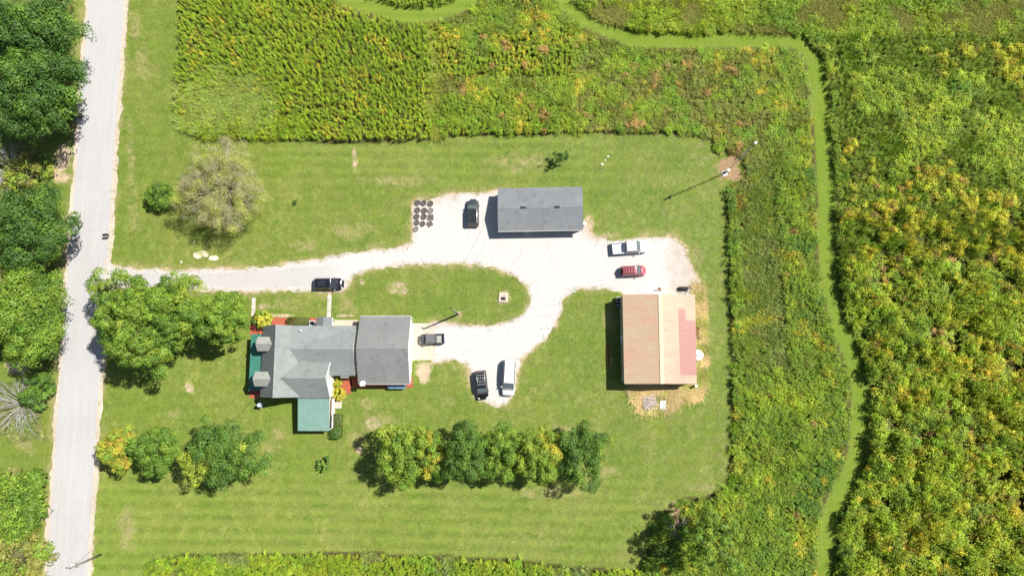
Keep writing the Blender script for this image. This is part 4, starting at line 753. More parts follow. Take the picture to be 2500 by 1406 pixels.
nt.links.new(c, b.inputs['Base Color']); b.inputs['Roughness'].default_value = .5; b.inputs['Metallic'].default_value = .0; b.inputs['Specular IOR Level'].default_value = .35
TINW = simple('barn_wall_tin', (.33, .34, .29), .55, var=.1)
bz, bzr = 3.6, 4.55
bNW, bNE, bSW, bSE = P(1520, 719, bz), P(1696.5, 719, bz), P(1524, 937, bz), P(1701, 937, bz); bN, bS = P(1611.7, 717.7, bzr), P(1616.9, 936.8, bzr)
BO = ((bNW.x+bSE.x)/2, (bNW.y+bSE.y)/2, 0); barn = empty('tin_barn', BO); tag(barn, 'tin-roofed barn with pale orange ribbed sheets faded red on one side', 'barn')
def zone(o, f):
    me = o.data; co = np.array([v.co for v in me.vertices])+np.array(BO); q = pix(co[:, :2]*(CAMH/(CAMH-4.2))); colattr(me, 'zone', f(q, co))
NP_ = 15
for o in metal(barn, bS, bN, bNW, bSW, 45, tin, BO, 'roof_sheet', NP_): zone(o, lambda q, co: np.c_[np.zeros(len(q)), np.full(len(q), .5), np.zeros(len(q))])
es = metal(barn, bN, bS, bSE, bNE, 45, tin, BO, 'roof_sheet', NP_)
for i, o in enumerate(es):
    # subdivide each sheet across the slope so that its own faded colour can change along it
    bm = bmesh.new(); bm.from_mesh(o.data)
    for t in np.linspace(bN.x+.3, bSE.x-.1, 14): bmesh.ops.bisect_plane(bm, geom=bm.verts[:]+bm.edges[:]+bm.faces[:], plane_co=(t-BO[0], 0, 0), plane_no=(1, 0, 0))
    bm.to_mesh(o.data); bm.free()
    zone(o, lambda q, co: np.c_[((q[:, 0] > 1660) & (q[:, 1] > 782) & (q[:, 1] < 920)) | ((q[:, 0] > 1658) & (q[:, 0] < 1677) & (q[:, 1] > 750) & (q[:, 1] < 786)), np.clip((q[:, 0]-1600)/90, 0, .85), np.zeros(len(q))])
capm = simple('ridge_tin', (.5, .45, .31), .5, var=.1); up = Vector((0, 0, .07))
MB(BO).slab([bN+up, bS+up, bS+Vector((-.3, 0, .0))+up, bN+Vector((-.3, 0, .0))+up], .03).build('ridge_cap', capm, barn); MB(BO).slab([bN+up, bS+up, bS+Vector((.3, 0, 0))+up, bN+Vector((.3, 0, 0))+up], .03).build('ridge_cap', capm, barn)
x0, x1, y0, y1 = min(bNW.x, bSW.x)+.05, max(bNE.x, bSE.x)-.2, bSW.y+.25, bNW.y-.12
wallbox(BO, barn, x0, x1, y0, y1, bz-.06, TINW, t=.1)
for yw in (y0, y1-.1): gable_wall(BO, barn, [Q(x0, yw, bz-.06), Q(x1, yw, bz-.06), Q((bN.x+bS.x)/2, yw, bzr-.1)], (0, .1, 0), TINW)
d = door(BO, barn, ((x0+x1)/2+1.5, y1, 1.5), 3.4, 3.0, 1, 1, TRIM, 3, 'sliding_door'); window(BO, barn, (x0, (y0+y1)/2, 1.7), .9, .8, 0, -1)
ribs = MB(BO)
for t in np.arange(y0+.3, y1, .45): ribs.box((x0-.02, t, bz/2), (.05, .06, bz-.15))
ribs.build('wall_ribs', TINW, barn)['kind'] = 'stuff'

# ---------------------------------------------------------------- hard standing, walks, mulch
def rect(name, x0, y0, x1, y1, z, mat, label, cat, amp=.0, kind='structure', t=None):
    a = PA([(x0, y0), (x1, y0), (x1, y1), (x0, y1)])
    if amp: return sheet(name, ragged(a, amp, .25, int(x0)), z, mat, label, cat, kind)
    return tag(MB().hexa([V2(p, -.05) for p in a[::-1]], [V2(p, z) for p in a[::-1]]).build(name, mat), label, cat, kind=kind)
rect('concrete_apron', 999, 789, 1058, 879, .05, CREAM, 'cream concrete apron in front of the attached garage', 'apron')
def walk(label, x, y0, y1, w_, n):
    a, b_ = P(x, y1), P(x, y0); o = empty('walkway', (a.x, (a.y+b_.y)/2, 0)); tag(o, label, 'walkway', kind='structure')
    L = (b_.y-a.y)/n
    for i in range(n): MB((a.x, (a.y+b_.y)/2, 0)).box((a.x+.02*math.sin(i*3), a.y+(i+.5)*L, .02+.004*math.sin(i*5)), (w_, L-.025, .08)).build('slab', CONC, o)
walk('short concrete walk ending at the variegated shrub', 618, 727, 772, .62, 3); walk('concrete walk from the driveway to the front portico', 803, 718, 774, .68, 4)
rect('patio', 811, 781, 873, 797, .03, CREAM, 'narrow cream concrete patio on the portico side of the house', 'patio')
for (x0_, y0_, x1_, y1_, l) in ((664, 776, 775, 800, 'red mulch bed holding the long hedge'), (611, 794, 645, 818, 'red mulch bed at the upper left corner of the house'), (830, 924, 858, 962, 'red mulch bed round the golden bushes'), (856, 920, 1008, 946, 'strip of red mulch below the attached garage'), (608, 950, 640, 972, 'red mulch at the lower left corner of the house')): rect('mulch_bed', x0_, y0_, x1_, y1_, .03, REDMULCH, l, 'mulch', .16, 'stuff')
for (x_, y_, r_, l) in ((490, 622, 1.0, 'left pale bare stone patch in the lawn near the driveway'), (521, 630, .75, 'right pale bare stone patch in the lawn near the driveway')):
    g = P(x_, y_); sheet('stone_patch', ragged(np.array([(g.x+r_*1.15*math.cos(a), g.y+r_*.55*math.sin(a)) for a in np.linspace(0, 6.2, 14)]), .5, .2, int(x_)), .02, simple('bleached_stone', (.62, .55, .45), .95, var=.12, scale=5, bmp=.5), l, 'stones', 'stuff')

# ---------------------------------------------------------------- vehicles (local frame: +x forward, z up)
def paintmat(name, col, rough=.28, metal=0.0): return simple(name, col, rough, metal, var=.03, scale=2, spec=.5, coat=.7)
def loft(stations, mat, name, root):
    """stations: (x, half width, bottom z, top z, crown) -> closed smooth shell"""
    V_ = []; F_ = []; k = 0
    for (x, hw, zb, zt, cr) in stations:
        sec = [(-hw*.82, zb), (-hw*.97, zb+.12), (-hw, zb+(zt-zb)*.5), (-hw*.985, zt-.12), (-hw*.90, zt-.015), (-hw*.5, zt+cr*.8), (0, zt+cr), (hw*.5, zt+cr*.8), (hw*.90, zt-.015), (hw*.985, zt-.12), (hw, zb+(zt-zb)*.5), (hw*.97, zb+.12), (hw*.82, zb)]
        k = len(sec); V_ += [(x, y, z) for y, z in sec]
    n = len(stations)
    for i in range(n-1):
        for j in range(k): F_.append((i*k+j, i*k+(j+1) % k, (i+1)*k+(j+1) % k, (i+1)*k+j))
    F_ += [tuple(range(k)), tuple((n-1)*k+j for j in range(k-1, -1, -1))]
    mb = MB(); mb.add(V_, F_); o = mb.build(name, mat, root, True)
    bm = bmesh.new(); bm.from_mesh(o.data); bmesh.ops.recalc_face_normals(bm, faces=bm.faces); bm.to_mesh(o.data); bm.free(); return o
def cabin(root, mat, xr0, xr1, xf1, xf0, wb, wt, zb, zt, name='cabin', bev=.09):
    """greenhouse: base from xr0 to xf0 at belt height zb, roof from xr1 to xf1 at zt"""
    b = [Vector(p) for p in ((xr0, -wb, zb), (xf0, -wb, zb), (xf0, wb, zb), (xr0, wb, zb))]; t = [Vector(p) for p in ((xr1, -wt, zt), (xf1, -wt, zt), (xf1, wt, zt), (xr1, wt, zt))]
    o = MB().hexa(b, t).build(name, mat, root, True, bev, 3); return o, b, t
def pane(root, q, name='window', mat=None, off=.012, ins=.08):
    q = [Vector(p) for p in q]; c = sum(q, Vector())/4; q = [p.lerp(c, ins) for p in q]; n = (q[1]-q[0]).cross(q[3]-q[0]).normalized()
    if n.dot(Vector((c.x, c.y, 0))) < 0 and abs(n.z) < .95: n = -n
    if n.z < -.2: n = -n
    return MB().hexa([p-n*.02 for p in q], [p+n*off for p in q]).build(name, mat or GLASS, root)
def wheels(root, xs, W_, r=.36, w_=.24):
    for x in xs:
        for s in (-1, 1):
            R_ = Matrix.Rotation(math.pi/2, 3, 'X'); c = (x, s*(W_/2-w_/2-.02), r)
            t = MB().lathe([(r*.62, -w_/2), (r*.9, -w_/2), (r, -w_/2+.05), (r, w_/2-.05), (r*.9, w_/2), (r*.62, w_/2)], c, 20, R_).build('wheel', RUBBER, root, True)
            MB().lathe([(.06, -w_/2-.005), (r*.6, -w_/2+.03), (r*.6, w_/2-.03), (.06, w_/2+.005)], c, 14, R_).build('rim', RIM, t)
def mirrors(root, x, W_, z, mat):
    for s in (-1, 1): MB().box((x, s*(W_/2+.10), z), (.16, .22, .15)).build('mirror', mat, root, True, .04)
def lights(root, L, W_, z, mat_f=LAMP, rz=.85):
    for s in (-1, 1):
        MB().box((L/2-.27, s*W_*.345, z+.02), (.26, W_*.13, .13), -s*.5).build('headlight', mat_f, root, True, .05); MB().box((-L/2+.06, s*W_*.41, rz), (.1, W_*.12, .3)).build('tail_light', REDL, root, True, .03)
def side_windows(root, b, t, xs0, xs1, glass=None):
    """windows between the fractions given along the cabin side, on both sides"""
    for (i, j) in ((0, 1), (3, 2)):
        for f0, f1 in zip(xs0, xs1):
            lo0, lo1 = b[i].lerp(b[j], f0), b[i].lerp(b[j], f1); hi0, hi1 = t[i].lerp(t[j], f0), t[i].lerp(t[j], f1)
            q = [lo0.lerp(hi0, .12), lo1.lerp(hi1, .12), lo1.lerp(hi1, .86), lo0.lerp(hi0, .86)]; pane(root, q, 'side_window', glass, .01, .04)
def place(name, label, px, py, head, cat, grp='vehicles parked at the farm', z=.8):
    g = P(px, py, z); o = empty(name, (g.x, g.y, 0.012), math.radians(head)); tag(o, label, cat, grp); return o
def suv(name, label, px, py, head, mat, L=4.6, W_=1.85, H=1.7, hood=.26, rack=None, sun=False, cat='car', spare=False, box=False, trim=None, glass=None, rear_slant=.25, roofbars=False, tri=(.05, .36, .68)):
    o = place(name, label, px, py, head, cat); hw = W_/2; zb = .28; belt = H*.60; hz = belt-.06; f = L/2; R0 = -f
    xw = f-L*hood                                            # base of the windshield
    front = .70 if not box else .9
    loft([(R0, hw*.80, .42, belt-.22, 0), (R0+.05, hw*.93, .34, belt-.06, .0), (R0+.18, hw*.99, zb, belt, .0), (R0+L*.3, hw, zb, belt, .0), (xw-.2, hw, zb, belt, .0), (xw+.1, hw*.99, zb, hz, .03), (xw+(f-xw)*.55, hw*.97, zb, hz-.05, .05), (f-.42, hw*(.92 if not box else .96), zb+.04, hz-.10, .05), (f-.20, hw*(.82 if not box else .93), .32, hz-.19, .04), (f-.07, hw*(.68 if not box else .88), .36, hz-.30, .02), (f-.01, hw*(.5 if not box else .82), .42, hz-.42, .0)], mat, 'body', o)
    c, b, t = cabin(o, mat, R0+.10, R0+.10+rear_slant, xw-L*.155, xw+.16, hw*.93, hw*.76, belt-.03, H)
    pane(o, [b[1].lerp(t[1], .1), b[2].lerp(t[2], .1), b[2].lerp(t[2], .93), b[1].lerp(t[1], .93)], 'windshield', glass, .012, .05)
    pane(o, [b[3].lerp(t[3], .2), b[0].lerp(t[0], .2), b[0].lerp(t[0], .9), b[3].lerp(t[3], .9)], 'rear_window', None, .012, .07)
    side_windows(o, b, t, tri, [x-.03 for x in tri[1:]]+[.95]); wheels(o, (R0+L*.19, f-L*.18), W_); mirrors(o, xw-.15, W_, belt+.05, trim or mat); lights(o, L, W_, hz-.22)
    MB().box((f-.07, 0, .42), (.12, W_*.56, .2)).build('bumper', trim or PLAST, o, True, .05); MB().box((R0+.03, 0, .45), (.12, W_*.86, .2)).build('bumper', trim or PLAST, o, True, .05)
    MB().slab([(xw+.14, -hw*.8, hz+.035), (xw+.30, -hw*.8, hz+.03), (xw+.30, hw*.8, hz+.03), (xw+.14, hw*.8, hz+.035)], .03).build('cowl', PLAST, o)
    if rack:
        rr = MB()
        for s in (-1, 1): rr.tube([(t[0].x+.15, s*hw*.62, H-.02), (t[0].x+.25, s*hw*.62, H+.08), (t[1].x-.35, s*hw*.62, H+.08), (t[1].x-.2, s*hw*.62, H-.02)], .03, 6)
        ro = rr.build('roof_rack', rack, o, True)
        for q in np.linspace(t[0].x+.35, t[1].x-.5, 4 if roofbars else 2): MB().box((q, 0, H+.08), (.06, W_*.62, .04)).build('cross_bar', rack, ro)
        if roofbars:
            for s in (-.3, 0, .3): MB().box(((t[0].x+t[1].x)/2-.1, s*hw, H+.04), ((t[1].x-t[0].x)*.8, .035, .03)).build('roof_rib', rack, ro)
    if sun: MB().box(((t[0].x+t[1].x)/2-.15, 0, H+.004), ((t[1].x-t[0].x)*.52, W_*.52, .03)).build('sunroof', GLASS, o, False, .012)
    if spare:
        s_ = MB().lathe([(.1, -.1), (.32, -.1), (.36, -.04), (.36, .06), (.3, .1), (.1, .1)], (R0-.12, .0, .95), 20, Matrix.Rotation(math.pi/2, 3, 'Y')).build('spare_wheel', RUBBER, o, True); MB().lathe([(.02, -.125), (.26, -.115), (.26, -.1)], (R0-.12, 0, .95), 16, Matrix.Rotation(math.pi/2, 3, 'Y')).build('wheel_cover', RIM, s_)
    return o, t
DGREY = paintmat('dark_grey_paint', (.055, .065, .07), .3, .3); BLACKP = paintmat('black_blue_paint', (.008, .009, .014), .18); BLACK2 = paintmat('black_paint', (.007, .007, .008), .2); WHITEC = paintmat('white_paint', (.62, .63, .64), .3); REDP = paintmat('faded_red_paint', (.36, .055, .08), .4); GREYM = simple('matt_grey_paint', (.12, .12, .13), .55, var=.06)
SILV = simple('silver_rack', (.5, .5, .5), .35, .8, var=.05); SKYGLASS = simple('glass_painted_sky', (.10, .125, .135), .08, var=.15, spec=.7)  # windshields: pale sky reflection put into the base colour of the glass
o, t = suv('suv', 'dark grey SUV with ribbed black roof parked left of the detached garage', 1155, 519, 91, DGREY, 4.65, 1.88, 1.72, rack=PLAST, glass=SKYGLASS)
MB().box(((t[0].x+t[1].x)/2, 0, 1.722), ((t[1].x-t[0].x)*.92, 1.02, .02)).build('glass_roof', GLASS, o, False, .008)
for y in np.linspace(-.4, .4, 5): MB().box(((t[0].x+t[1].x)/2+.1, y, 1.742), ((t[1].x-t[0].x)*.7, .035, .025)).build('roof_rib', PLAST, o)
suv('crossover', 'black crossover with large sunroof parked on the driveway near the front walk', 803, 693, 0, BLACKP, 4.75, 1.9, 1.68, .25, rack=None, sun=True, trim=SILV)
suv('suv', 'black SUV with silver roof rack parked nose down on the lower pad', 1176, 940, -84, BLACK2, 4.55, 1.84, 1.75, rack=SILV, roofbars=True, glass=SKYGLASS)
o, t = suv('large_suv', 'long white SUV parked beside the black one on the lower pad', 1243, 922, -93.5, WHITEC, 5.7, 2.05, 1.92, .215, tri=(.03, .32, .64), glass=SKYGLASS, rear_slant=.12)
for s in (-1, 1): MB().box(((t[0].x+t[1].x)/2-.2, s*.74, 1.95), ((t[1].x-t[0].x)*.72, .06, .05)).build('roof_rail', SILV, o)
suv('small_suv', 'faded red boxy SUV with spare wheel behind, parked above the barn', 1547, 661, 2, REDP, 4.0, 1.66, 1.66, .26, rack=PLAST, roofbars=True, spare=True, box=True, rear_slant=.08, glass=SKYGLASS)
def pickup(name, label, px, py, head, mat, L, W_, H, cab0, cab1, hoodz, roofpanels=False, floor=None, glass=None, slant=.78, cat='pickup'):
    """cab0..cab1: where the cab stands along the length (fractions from the tail)"""
    o = place(name, label, px, py, head, cat); hw = W_/2; R0 = -L/2; f = L/2; xc0 = R0+L*cab0; xc1 = R0+L*cab1; belt = hoodz+.08
    loft([(xc0-.02, hw*.98, .4, belt, 0), (xc0+.3, hw, .36, belt, 0), (xc1-.3, hw, .36, belt, 0), (xc1+.05, hw*.99, .36, hoodz, .03), (xc1+(f-xc1)*.55, hw*.97, .38, hoodz-.04, .06), (f-.42, hw*.93, .42, hoodz-.10, .06), (f-.2, hw*.84, .44, hoodz-.17, .04), (f-.07, hw*.70, .46, hoodz-.28, .02), (f, hw*.54, .5, hoodz-.42, 0)], mat, 'body', o)
    c, b, t = cabin(o, mat, xc0, xc0+.14, xc1-slant, xc1+.12, hw*.93, hw*.78, belt-.03, H)
    pane(o, [b[1].lerp(t[1], .1), b[2].lerp(t[2], .1), b[2].lerp(t[2], .93), b[1].lerp(t[1], .93)], 'windshield', glass, .012, .05); pane(o, [b[3].lerp(t[3], .2), b[0].lerp(t[0], .2), b[0].lerp(t[0], .88), b[3].lerp(t[3], .88)], 'rear_window', None, .012, .1)
    side_windows(o, b, t, (.06, .52), (.48, .94))
    bl = xc0-R0-.06; bx_ = R0+bl/2; bed = MB().box((bx_, 0, .62), (bl, W_*.86, .06)).build('bed_floor', floor or mat, o)
    for s in (-1, 1): MB().box((bx_, s*(hw-.10), .74), (bl, .17, belt-.44)).build('bed_side', mat, o, True, .04)
    MB().box((R0+.04, 0, .80), (.09, W_*.8, belt-.56)).build('tailgate', mat, o, True, .03); MB().box((xc0-.10, 0, .8), (.07, W_*.8, belt-.56)).build('bed_front', mat, o, True, .02)
    wheels(o, (R0+L*.2, f-L*.17), W_, .39 if L > 5 else .33); mirrors(o, xc1-.25, W_, belt+.08, mat); lights(o, L, W_, hoodz-.25)
    MB().box((R0-.07, 0, .52), (.16, W_*.88, .16)).build('bumper', STEEL, o, True, .04); MB().box((f-.04, 0, .48), (.12, W_*.56, .2)).build('bumper', mat, o, True, .05)
    return o, b, t, belt
o, b, t, belt = pickup('pickup_truck', 'white double-cab pickup with empty bed parked near the gravel edge', 1539, 604, 3.5, WHITEC, 5.85, 1.98, 1.85, .35, .76, 1.08, glass=SKYGLASS)
o, b, t, belt = pickup('utility_vehicle', 'small matt grey utility truck with flat panelled roof on the apron', 1054, 827, 181, GREYM, 4.0, 1.6, 1.9, .33, .77, 1.05, floor=simple('bed_grey', (.30, .31, .29), .7, var=.15), slant=.32, cat='utility vehicle')
for i in range(3):
    for s in (-1, 1): MB().box((t[0].x+(t[1].x-t[0].x)*(i+.5)/3, s*.31, 1.905), ((t[1].x-t[0].x)/3-.03, .60, .035)).build('roof_panel', GREYM, o, False, .01)
for x, w_ in ((-1.98, .12),): MB().box((x, 0, belt+.04), (w_, 1.5, .06)).build('bed_rail', PLAST, o)
for s in (-1, 1): MB().box((-1.35, s*.72, belt+.03), (1.2, .1, .06)).build('bed_rail', PLAST, o)

# ---------------------------------------------------------------- poles, tower, wires
def pole(name, label, px, py, h, r0, grp='utility poles'):
    g = P(px, py); o = empty(name, (g.x, g.y, 0)); tag(o, label, 'pole', grp); MB().tube([(0, 0, -.2), (0, 0, h*.5), (0, 0, h)], [r0, r0*.86, r0*.7], 10).build('shaft', POLE, o, True); return o, g
o, g = pole('yard_pole', 'wooden yard pole casting a long shadow beside the apron', 1118, 767, 8.6, .16)
MB().tube([(0, 0, 8.0), (-.2, .08, 8.3), (-.36, .14, 8.32)], .03, 6).build('lamp_arm', DARKM, o); MB().lathe([(.05, -.1), (.13, -.08), (.11, .1), (.05, .14)], (-.4, .16, 8.28), 12).build('lamp_head', DARKM, o, True)
YP = Vector((g.x, g.y, 8.3))
o, g = pole('utility_pole', 'roadside wooden utility pole with transformer in the bottom left corner', 247, 1353, 7.4, .17); RP = Vector((g.x, g.y, 7.0))
MB().box((0, 0, 6.9), (2.2, .1, .12), .1).build('cross_arm', POLE, o)
for x in (-1, -.4, .4, 1): MB().lathe([(.03, 0), (.06, .05), (.06, .12), (.03, .18)], (x, x*.1, 6.96), 8).build('insulator', WHITEP, o)
MB().lathe([(.2, 0), (.3, .05), (.3, .85), (.22, .95), (.08, 1.0)], (-.5, -.05, 5.4), 16).build('transformer', simple('pale_grey_can', (.62, .64, .64), .45), o, True); MB().box((-.22, 0, 5.8), (.26, .1, .08)).build('bracket', STEEL, o)
def wire(label, a, b_, sag, r_=.018):
    a, b_ = Vector(a), Vector(b_); pts = [a.lerp(b_, t)-Vector((0, 0, sag*4*t*(1-t))) for t in np.linspace(0, 1, 15)]
    tag(MB().tube(pts, r_, 4).build('power_line', simple('grey_cable', (.09, .09, .085), .7)), label, 'power line', 'overhead wires')
wire('thin overhead wire from the roadside pole to the lower left house corner', RP+Vector((0, 0, -.3)), Q(wx+.3, yS+.3, 4.4), .9)
wire('thin overhead wire from the yard pole towards the detached garage', YP, GP(.3, Wg/2, 3.2), .6, .012)
wire('thin overhead wire from the yard pole towards the tin barn', YP, Vector((bNW.x+.2, bNW.y-1, 3.5)), .7, .012)
TOWM = simple('weathered_galvanised', (.22, .225, .23), .6, .3, var=.15)
def tower():
    g = P(1769, 424); H = 15.0; o = empty('lattice_tower', (g.x, g.y, 0)); tag(o, 'slim steel lattice antenna tower standing in a brown mulch ring', 'tower'); s = .17
    legs = [Vector((s*math.cos(a), s*math.sin(a), 0)) for a in (.5, .5+2.094, .5+4.189)]
    for l in legs: MB().tube([l+Vector((0, 0, -.1)), l*.75+Vector((0, 0, H))], .02, 6).build('leg', TOWM, o)
    n = 34
    for i in range(n):
        m_ = MB(); z0, z1 = H*i/n, H*(i+1)/n
        for j in range(3): m_.tube([legs[j]*(1-.25*i/n)+Vector((0, 0, z0)), legs[(j+1) % 3]*(1-.25*(i+1)/n)+Vector((0, 0, z1))], .008, 4); m_.tube([legs[j]*(1-.25*i/n)+Vector((0, 0, z0)), legs[(j+1) % 3]*(1-.25*i/n)+Vector((0, 0, z0))], .008, 4)
        m_.build('bracing', TOWM, o)['kind'] = 'stuff'
    MB().lathe([(.02, 0), (.2, .06), (.3, .16), (.31, .17), (.2, .08), (.02, .03)], (.3, .22, H-.3), 16, Matrix.Rotation(1.2, 3, 'Y')).build('dish', WHITEP, o, True); MB().box((0, 0, H+.1), (.35, .3, .3), .4).build('antenna_box', WHITEP, o, True, .04); MB().tube([(0, 0, H), (0, 0, H+1.0)], .02, 5).build('mast', STEEL, o)
    MB().box((0, 0, .05), (.9, .9, .14), .3).build('footing', CONC, o)
    b_ = P(1777, 417, .5); q = empty('equipment_box', (b_.x, b_.y, 0), .4); tag(q, 'white equipment box at the foot of the lattice tower', 'box'); MB().box((0, 0, .45), (.5, .36, .9)).build('cabinet', WHITEP, q, False, .03); MB().box((0, -.19, .45), (.42, .02, .74)).build('door', TRIM, q); MB().box((0, 0, .92), (.56, .42, .05)).build('lid', TRIM, q)
tower()

# ---------------------------------------------------------------- yard objects
def tub(px, py, r_, label, mat, sq=False, sd_=0):
    g = P(px, py, .2); o = empty('planter_tub', (g.x, g.y, .016), sd_*.7); o.scale = (1, 1, .55); tag(o, label, 'planter', 'dark tubs in rows beside the parking pad'); rr = random.Random(sd_)
    if sq:
        m_ = MB()
        for (a, b_, c, d) in ((-r_, r_, -r_, -r_+.07), (-r_, r_, r_-.07, r_), (-r_, -r_+.07, -r_+.07, r_-.07), (r_-.07, r_, -r_+.07, r_-.07)): m_.box(((a+b_)/2, (c+d)/2, .2), (b_-a, d-c, .4))
        m_.build('rim', mat, o); MB().box((0, 0, .15), (2*r_-.16, 2*r_-.16, .3)).build('soil', SOIL, o)
    else:
        MB().lathe([(r_*.85, 0), (r_, .36), (r_*1.04, .4), (r_*.92, .4), (r_*.88, .3)], (0, 0, 0), 18).build('rim', mat, o, True); MB().lathe([(r_*.86, .24), (r_*.5, .3), (.03, .28)], (0, 0, 0), 14).build('soil', SOIL, o)
    st = MB()
    for i in range(16):
        a = rr.uniform(0, 6.28); q = rr.uniform(0, r_*.75); e = rr.uniform(.1, .4); st.tube([(q*math.cos(a), q*math.sin(a), .25), (q*math.cos(a)+e*math.cos(a*3), q*math.sin(a)+e*math.sin(a*3), .32+rr.uniform(.05, .3))], [.016, .008], 3)
    st.build('dead_stems', DEADS, o)['kind'] = 'stuff'
SOIL = simple('dark_soil', (.11, .09, .075), .95, var=.4, scale=9, bmp=.8); DEADS = simple('dead_stems', (.22, .17, .13), .95, var=.3); TUBM = simple('weathered_black_tub', (.085, .075, .07), .8, var=.3, scale=6); TUBG = simple('grey_tub', (.21, .185, .165), .85, var=.25, scale=6)
rows = ['top row', 'second row', 'third row', 'fourth row']; cols = ['left', 'middle', 'right']
TP_ = [(270,355),(480,360),(715,380),(270,605),(500,620),(720,620),(240,830),(490,830),(725,850),(250,1035),(450,1075),(700,1070),(220,1250)]
for i, (x, y) in enumerate(TP_):
    lb = ('%s tub in the %s of the dark planter block' % (cols[i % 3], rows[i//3])) if i < 12 else 'single faded tub left over below the planter block'
    tub(1000+x/14.06, 470+y/14.06, .46 if i < 9 else .42, ('square grey ' if i in (8, 11) else 'round dark ' if i < 12 else '')+lb, TUBG if i in (5, 8, 11, 12) else TUBM, i in (8, 11), i+1)
# well cover in the island
g = P(1229, 726, .25); o = empty('well_cover', (g.x, g.y, 0), -.06); tag(o, 'square concrete well cover with dark hatch on the island lawn', 'well cover'); MB().box((0, 0, .14), (1.5, 1.55, .28)).build('slab', CREAM, o, False, .03); MB().box((.0, -.2, .31), (.75, .5, .06)).build('hatch', DARKM, o); MB().box((.2, .2, .34), (.18, .5, .12)).build('pump_cap', simple('grey_cap', (.3, .29, .28), .7), o)
# satellite dishes
def dish(label, px, py, z, r_, rz, mat, post):
    g = P(px, py, z); o = empty('satellite_dish', (g.x, g.y, 0), rz); tag(o, label, 'satellite dish', 'satellite dishes'); R_ = Matrix.Rotation(.75, 3, 'Y')
    MB().lathe([(.03, 0), (r_*.5, .05), (r_, .2), (r_*1.01, .21), (r_*.5, .075), (.03, .03)], (0, 0, z), 20, R_).build('reflector', mat, o, True); MB().tube([(0, 0, z), (.3, 0, z-.1), (.62, 0, z+.18)], .025, 5).build('feed_arm', STEEL, o); MB().box((.64, 0, z+.2), (.12, .1, .1)).build('receiver', WHITEP, o); MB().tube([(-.05, 0, post), (-.05, 0, z)], .035, 6).build('post', STEEL, o)
dish('white satellite dish at the lower eave of the attached garage', 884, 935, 3.1, .5, -.7, WHITEP, 2.6); dish('bluish satellite dish on a post below the house corner', 634, 987, 1.5, .45, -.9, simple('pale_blue_plastic', (.45, .52, .6), .4), 0)
# tanks
g = P(968, 943, .8); o = empty('propane_tank', (g.x, g.y, 0)); tag(o, 'long blue-grey propane tank under the eave of the attached garage', 'tank'); Ry = Matrix.Rotation(math.pi/2, 3, 'Y')
MB().lathe([(.05, -1.5), (.28, -1.44), (.42, -1.3), (.46, -1.12), (.46, 1.12), (.42, 1.3), (.28, 1.44), (.05, 1.5)], (0, 0, .75), 22, Ry).build('vessel', BLUETANK, o, True); MB().lathe([(.2, 0), (.2, .16), (.14, .22), (.03, .24)], (0, 0, 1.18), 14).build('dome', BLUETANK, o, True)
for x in (-.8, .8): MB().box((x, 0, .18), (.14, .7, .36)).build('foot', CONC, o)
g = P(1707, 867, 1.2); o = empty('water_tank', (g.x, g.y, 0)); tag(o, 'white round plastic water tank against the red side of the barn', 'tank'); MB().lathe([(.82, 0), (.86, .1), (.86, 1.25), (.8, 1.4), (.5, 1.58), (.25, 1.64), (.25, 1.7), (.02, 1.7)], (-.2, 0, 0), 28).build('vessel', WHITEP, o, True); MB().lathe([(.12, 0), (.12, .06), (.02, .07)], (.25, -.02, 1.56), 12).build('lid', DARKM, o)
# air conditioner by the portico, meter box, white barrel at the garage
g = P(762, 789, .6); o = empty('air_conditioner', (g.x, g.y, 0)); tag(o, 'boxy air conditioner between the hedge and the front portico', 'air conditioner'); MB().box((0, 0, .42), (.85, .85, .8)).build('case', simple('pale_case', (.5, .53, .55), .5), o, False, .04); MB().lathe([(.33, 0), (.33, .04), (.05, .06)], (0, 0, .82), 18).build('fan_grille', DARKM, o)
for k in range(6): MB().box((0, -.43, .14+k*.12), (.72, .03, .04)).build('louvre', STEEL, o)
g = P(1427, 546, .7); o = empty('white_barrel', (g.x, g.y, 0)); tag(o, 'white barrel at the right end of the detached garage', 'barrel'); MB().lathe([(.26, 0), (.3, .05), (.32, .45), (.3, .85), (.26, .9), (.04, .92)], (0, 0, 0), 18).build('drum', WHITEP, o, True); MB().lathe([(.05, 0), (.05, .04), (.01, .05)], (.12, 0, .91), 8).build('bung', DARKM, o); MB().lathe([(.325, -.02), (.335, 0), (.325, .02)], (0, 0, .45), 18).build('hoop', WHITEP, o)
g = P(1699, 942, 1.0); o = empty('white_post', (g.x, g.y, 0)); tag(o, 'white capped post at the lower right barn corner', 'post'); MB().box((0, 0, .6), (.28, .28, 1.2)).build('shaft', WHITEP, o, False, .02); MB().box((0, 0, 1.23), (.36, .36, .07)).build('cap', WHITEP, o, False, .02)
# mailbox by the road
g = P(268, 577, 0); o = empty('mailbox', (g.x, g.y, 0), .1); tag(o, 'black mailbox on a post at the road edge', 'mailbox'); MB().box((0, 0, .5), (.1, .1, 1.0)).build('post', POLE, o); MB().tube([(-.42, 0, 1.15), (.42, 0, 1.15)], .2, 12).build('box', DARKM, o, True); MB().box((-.43, 0, 1.15), (.02, .32, .32)).build('flap', DARKM, o); MB().box((.1, -.22, 1.25), (.05, .02, .2)).build('flag', REDL, o)
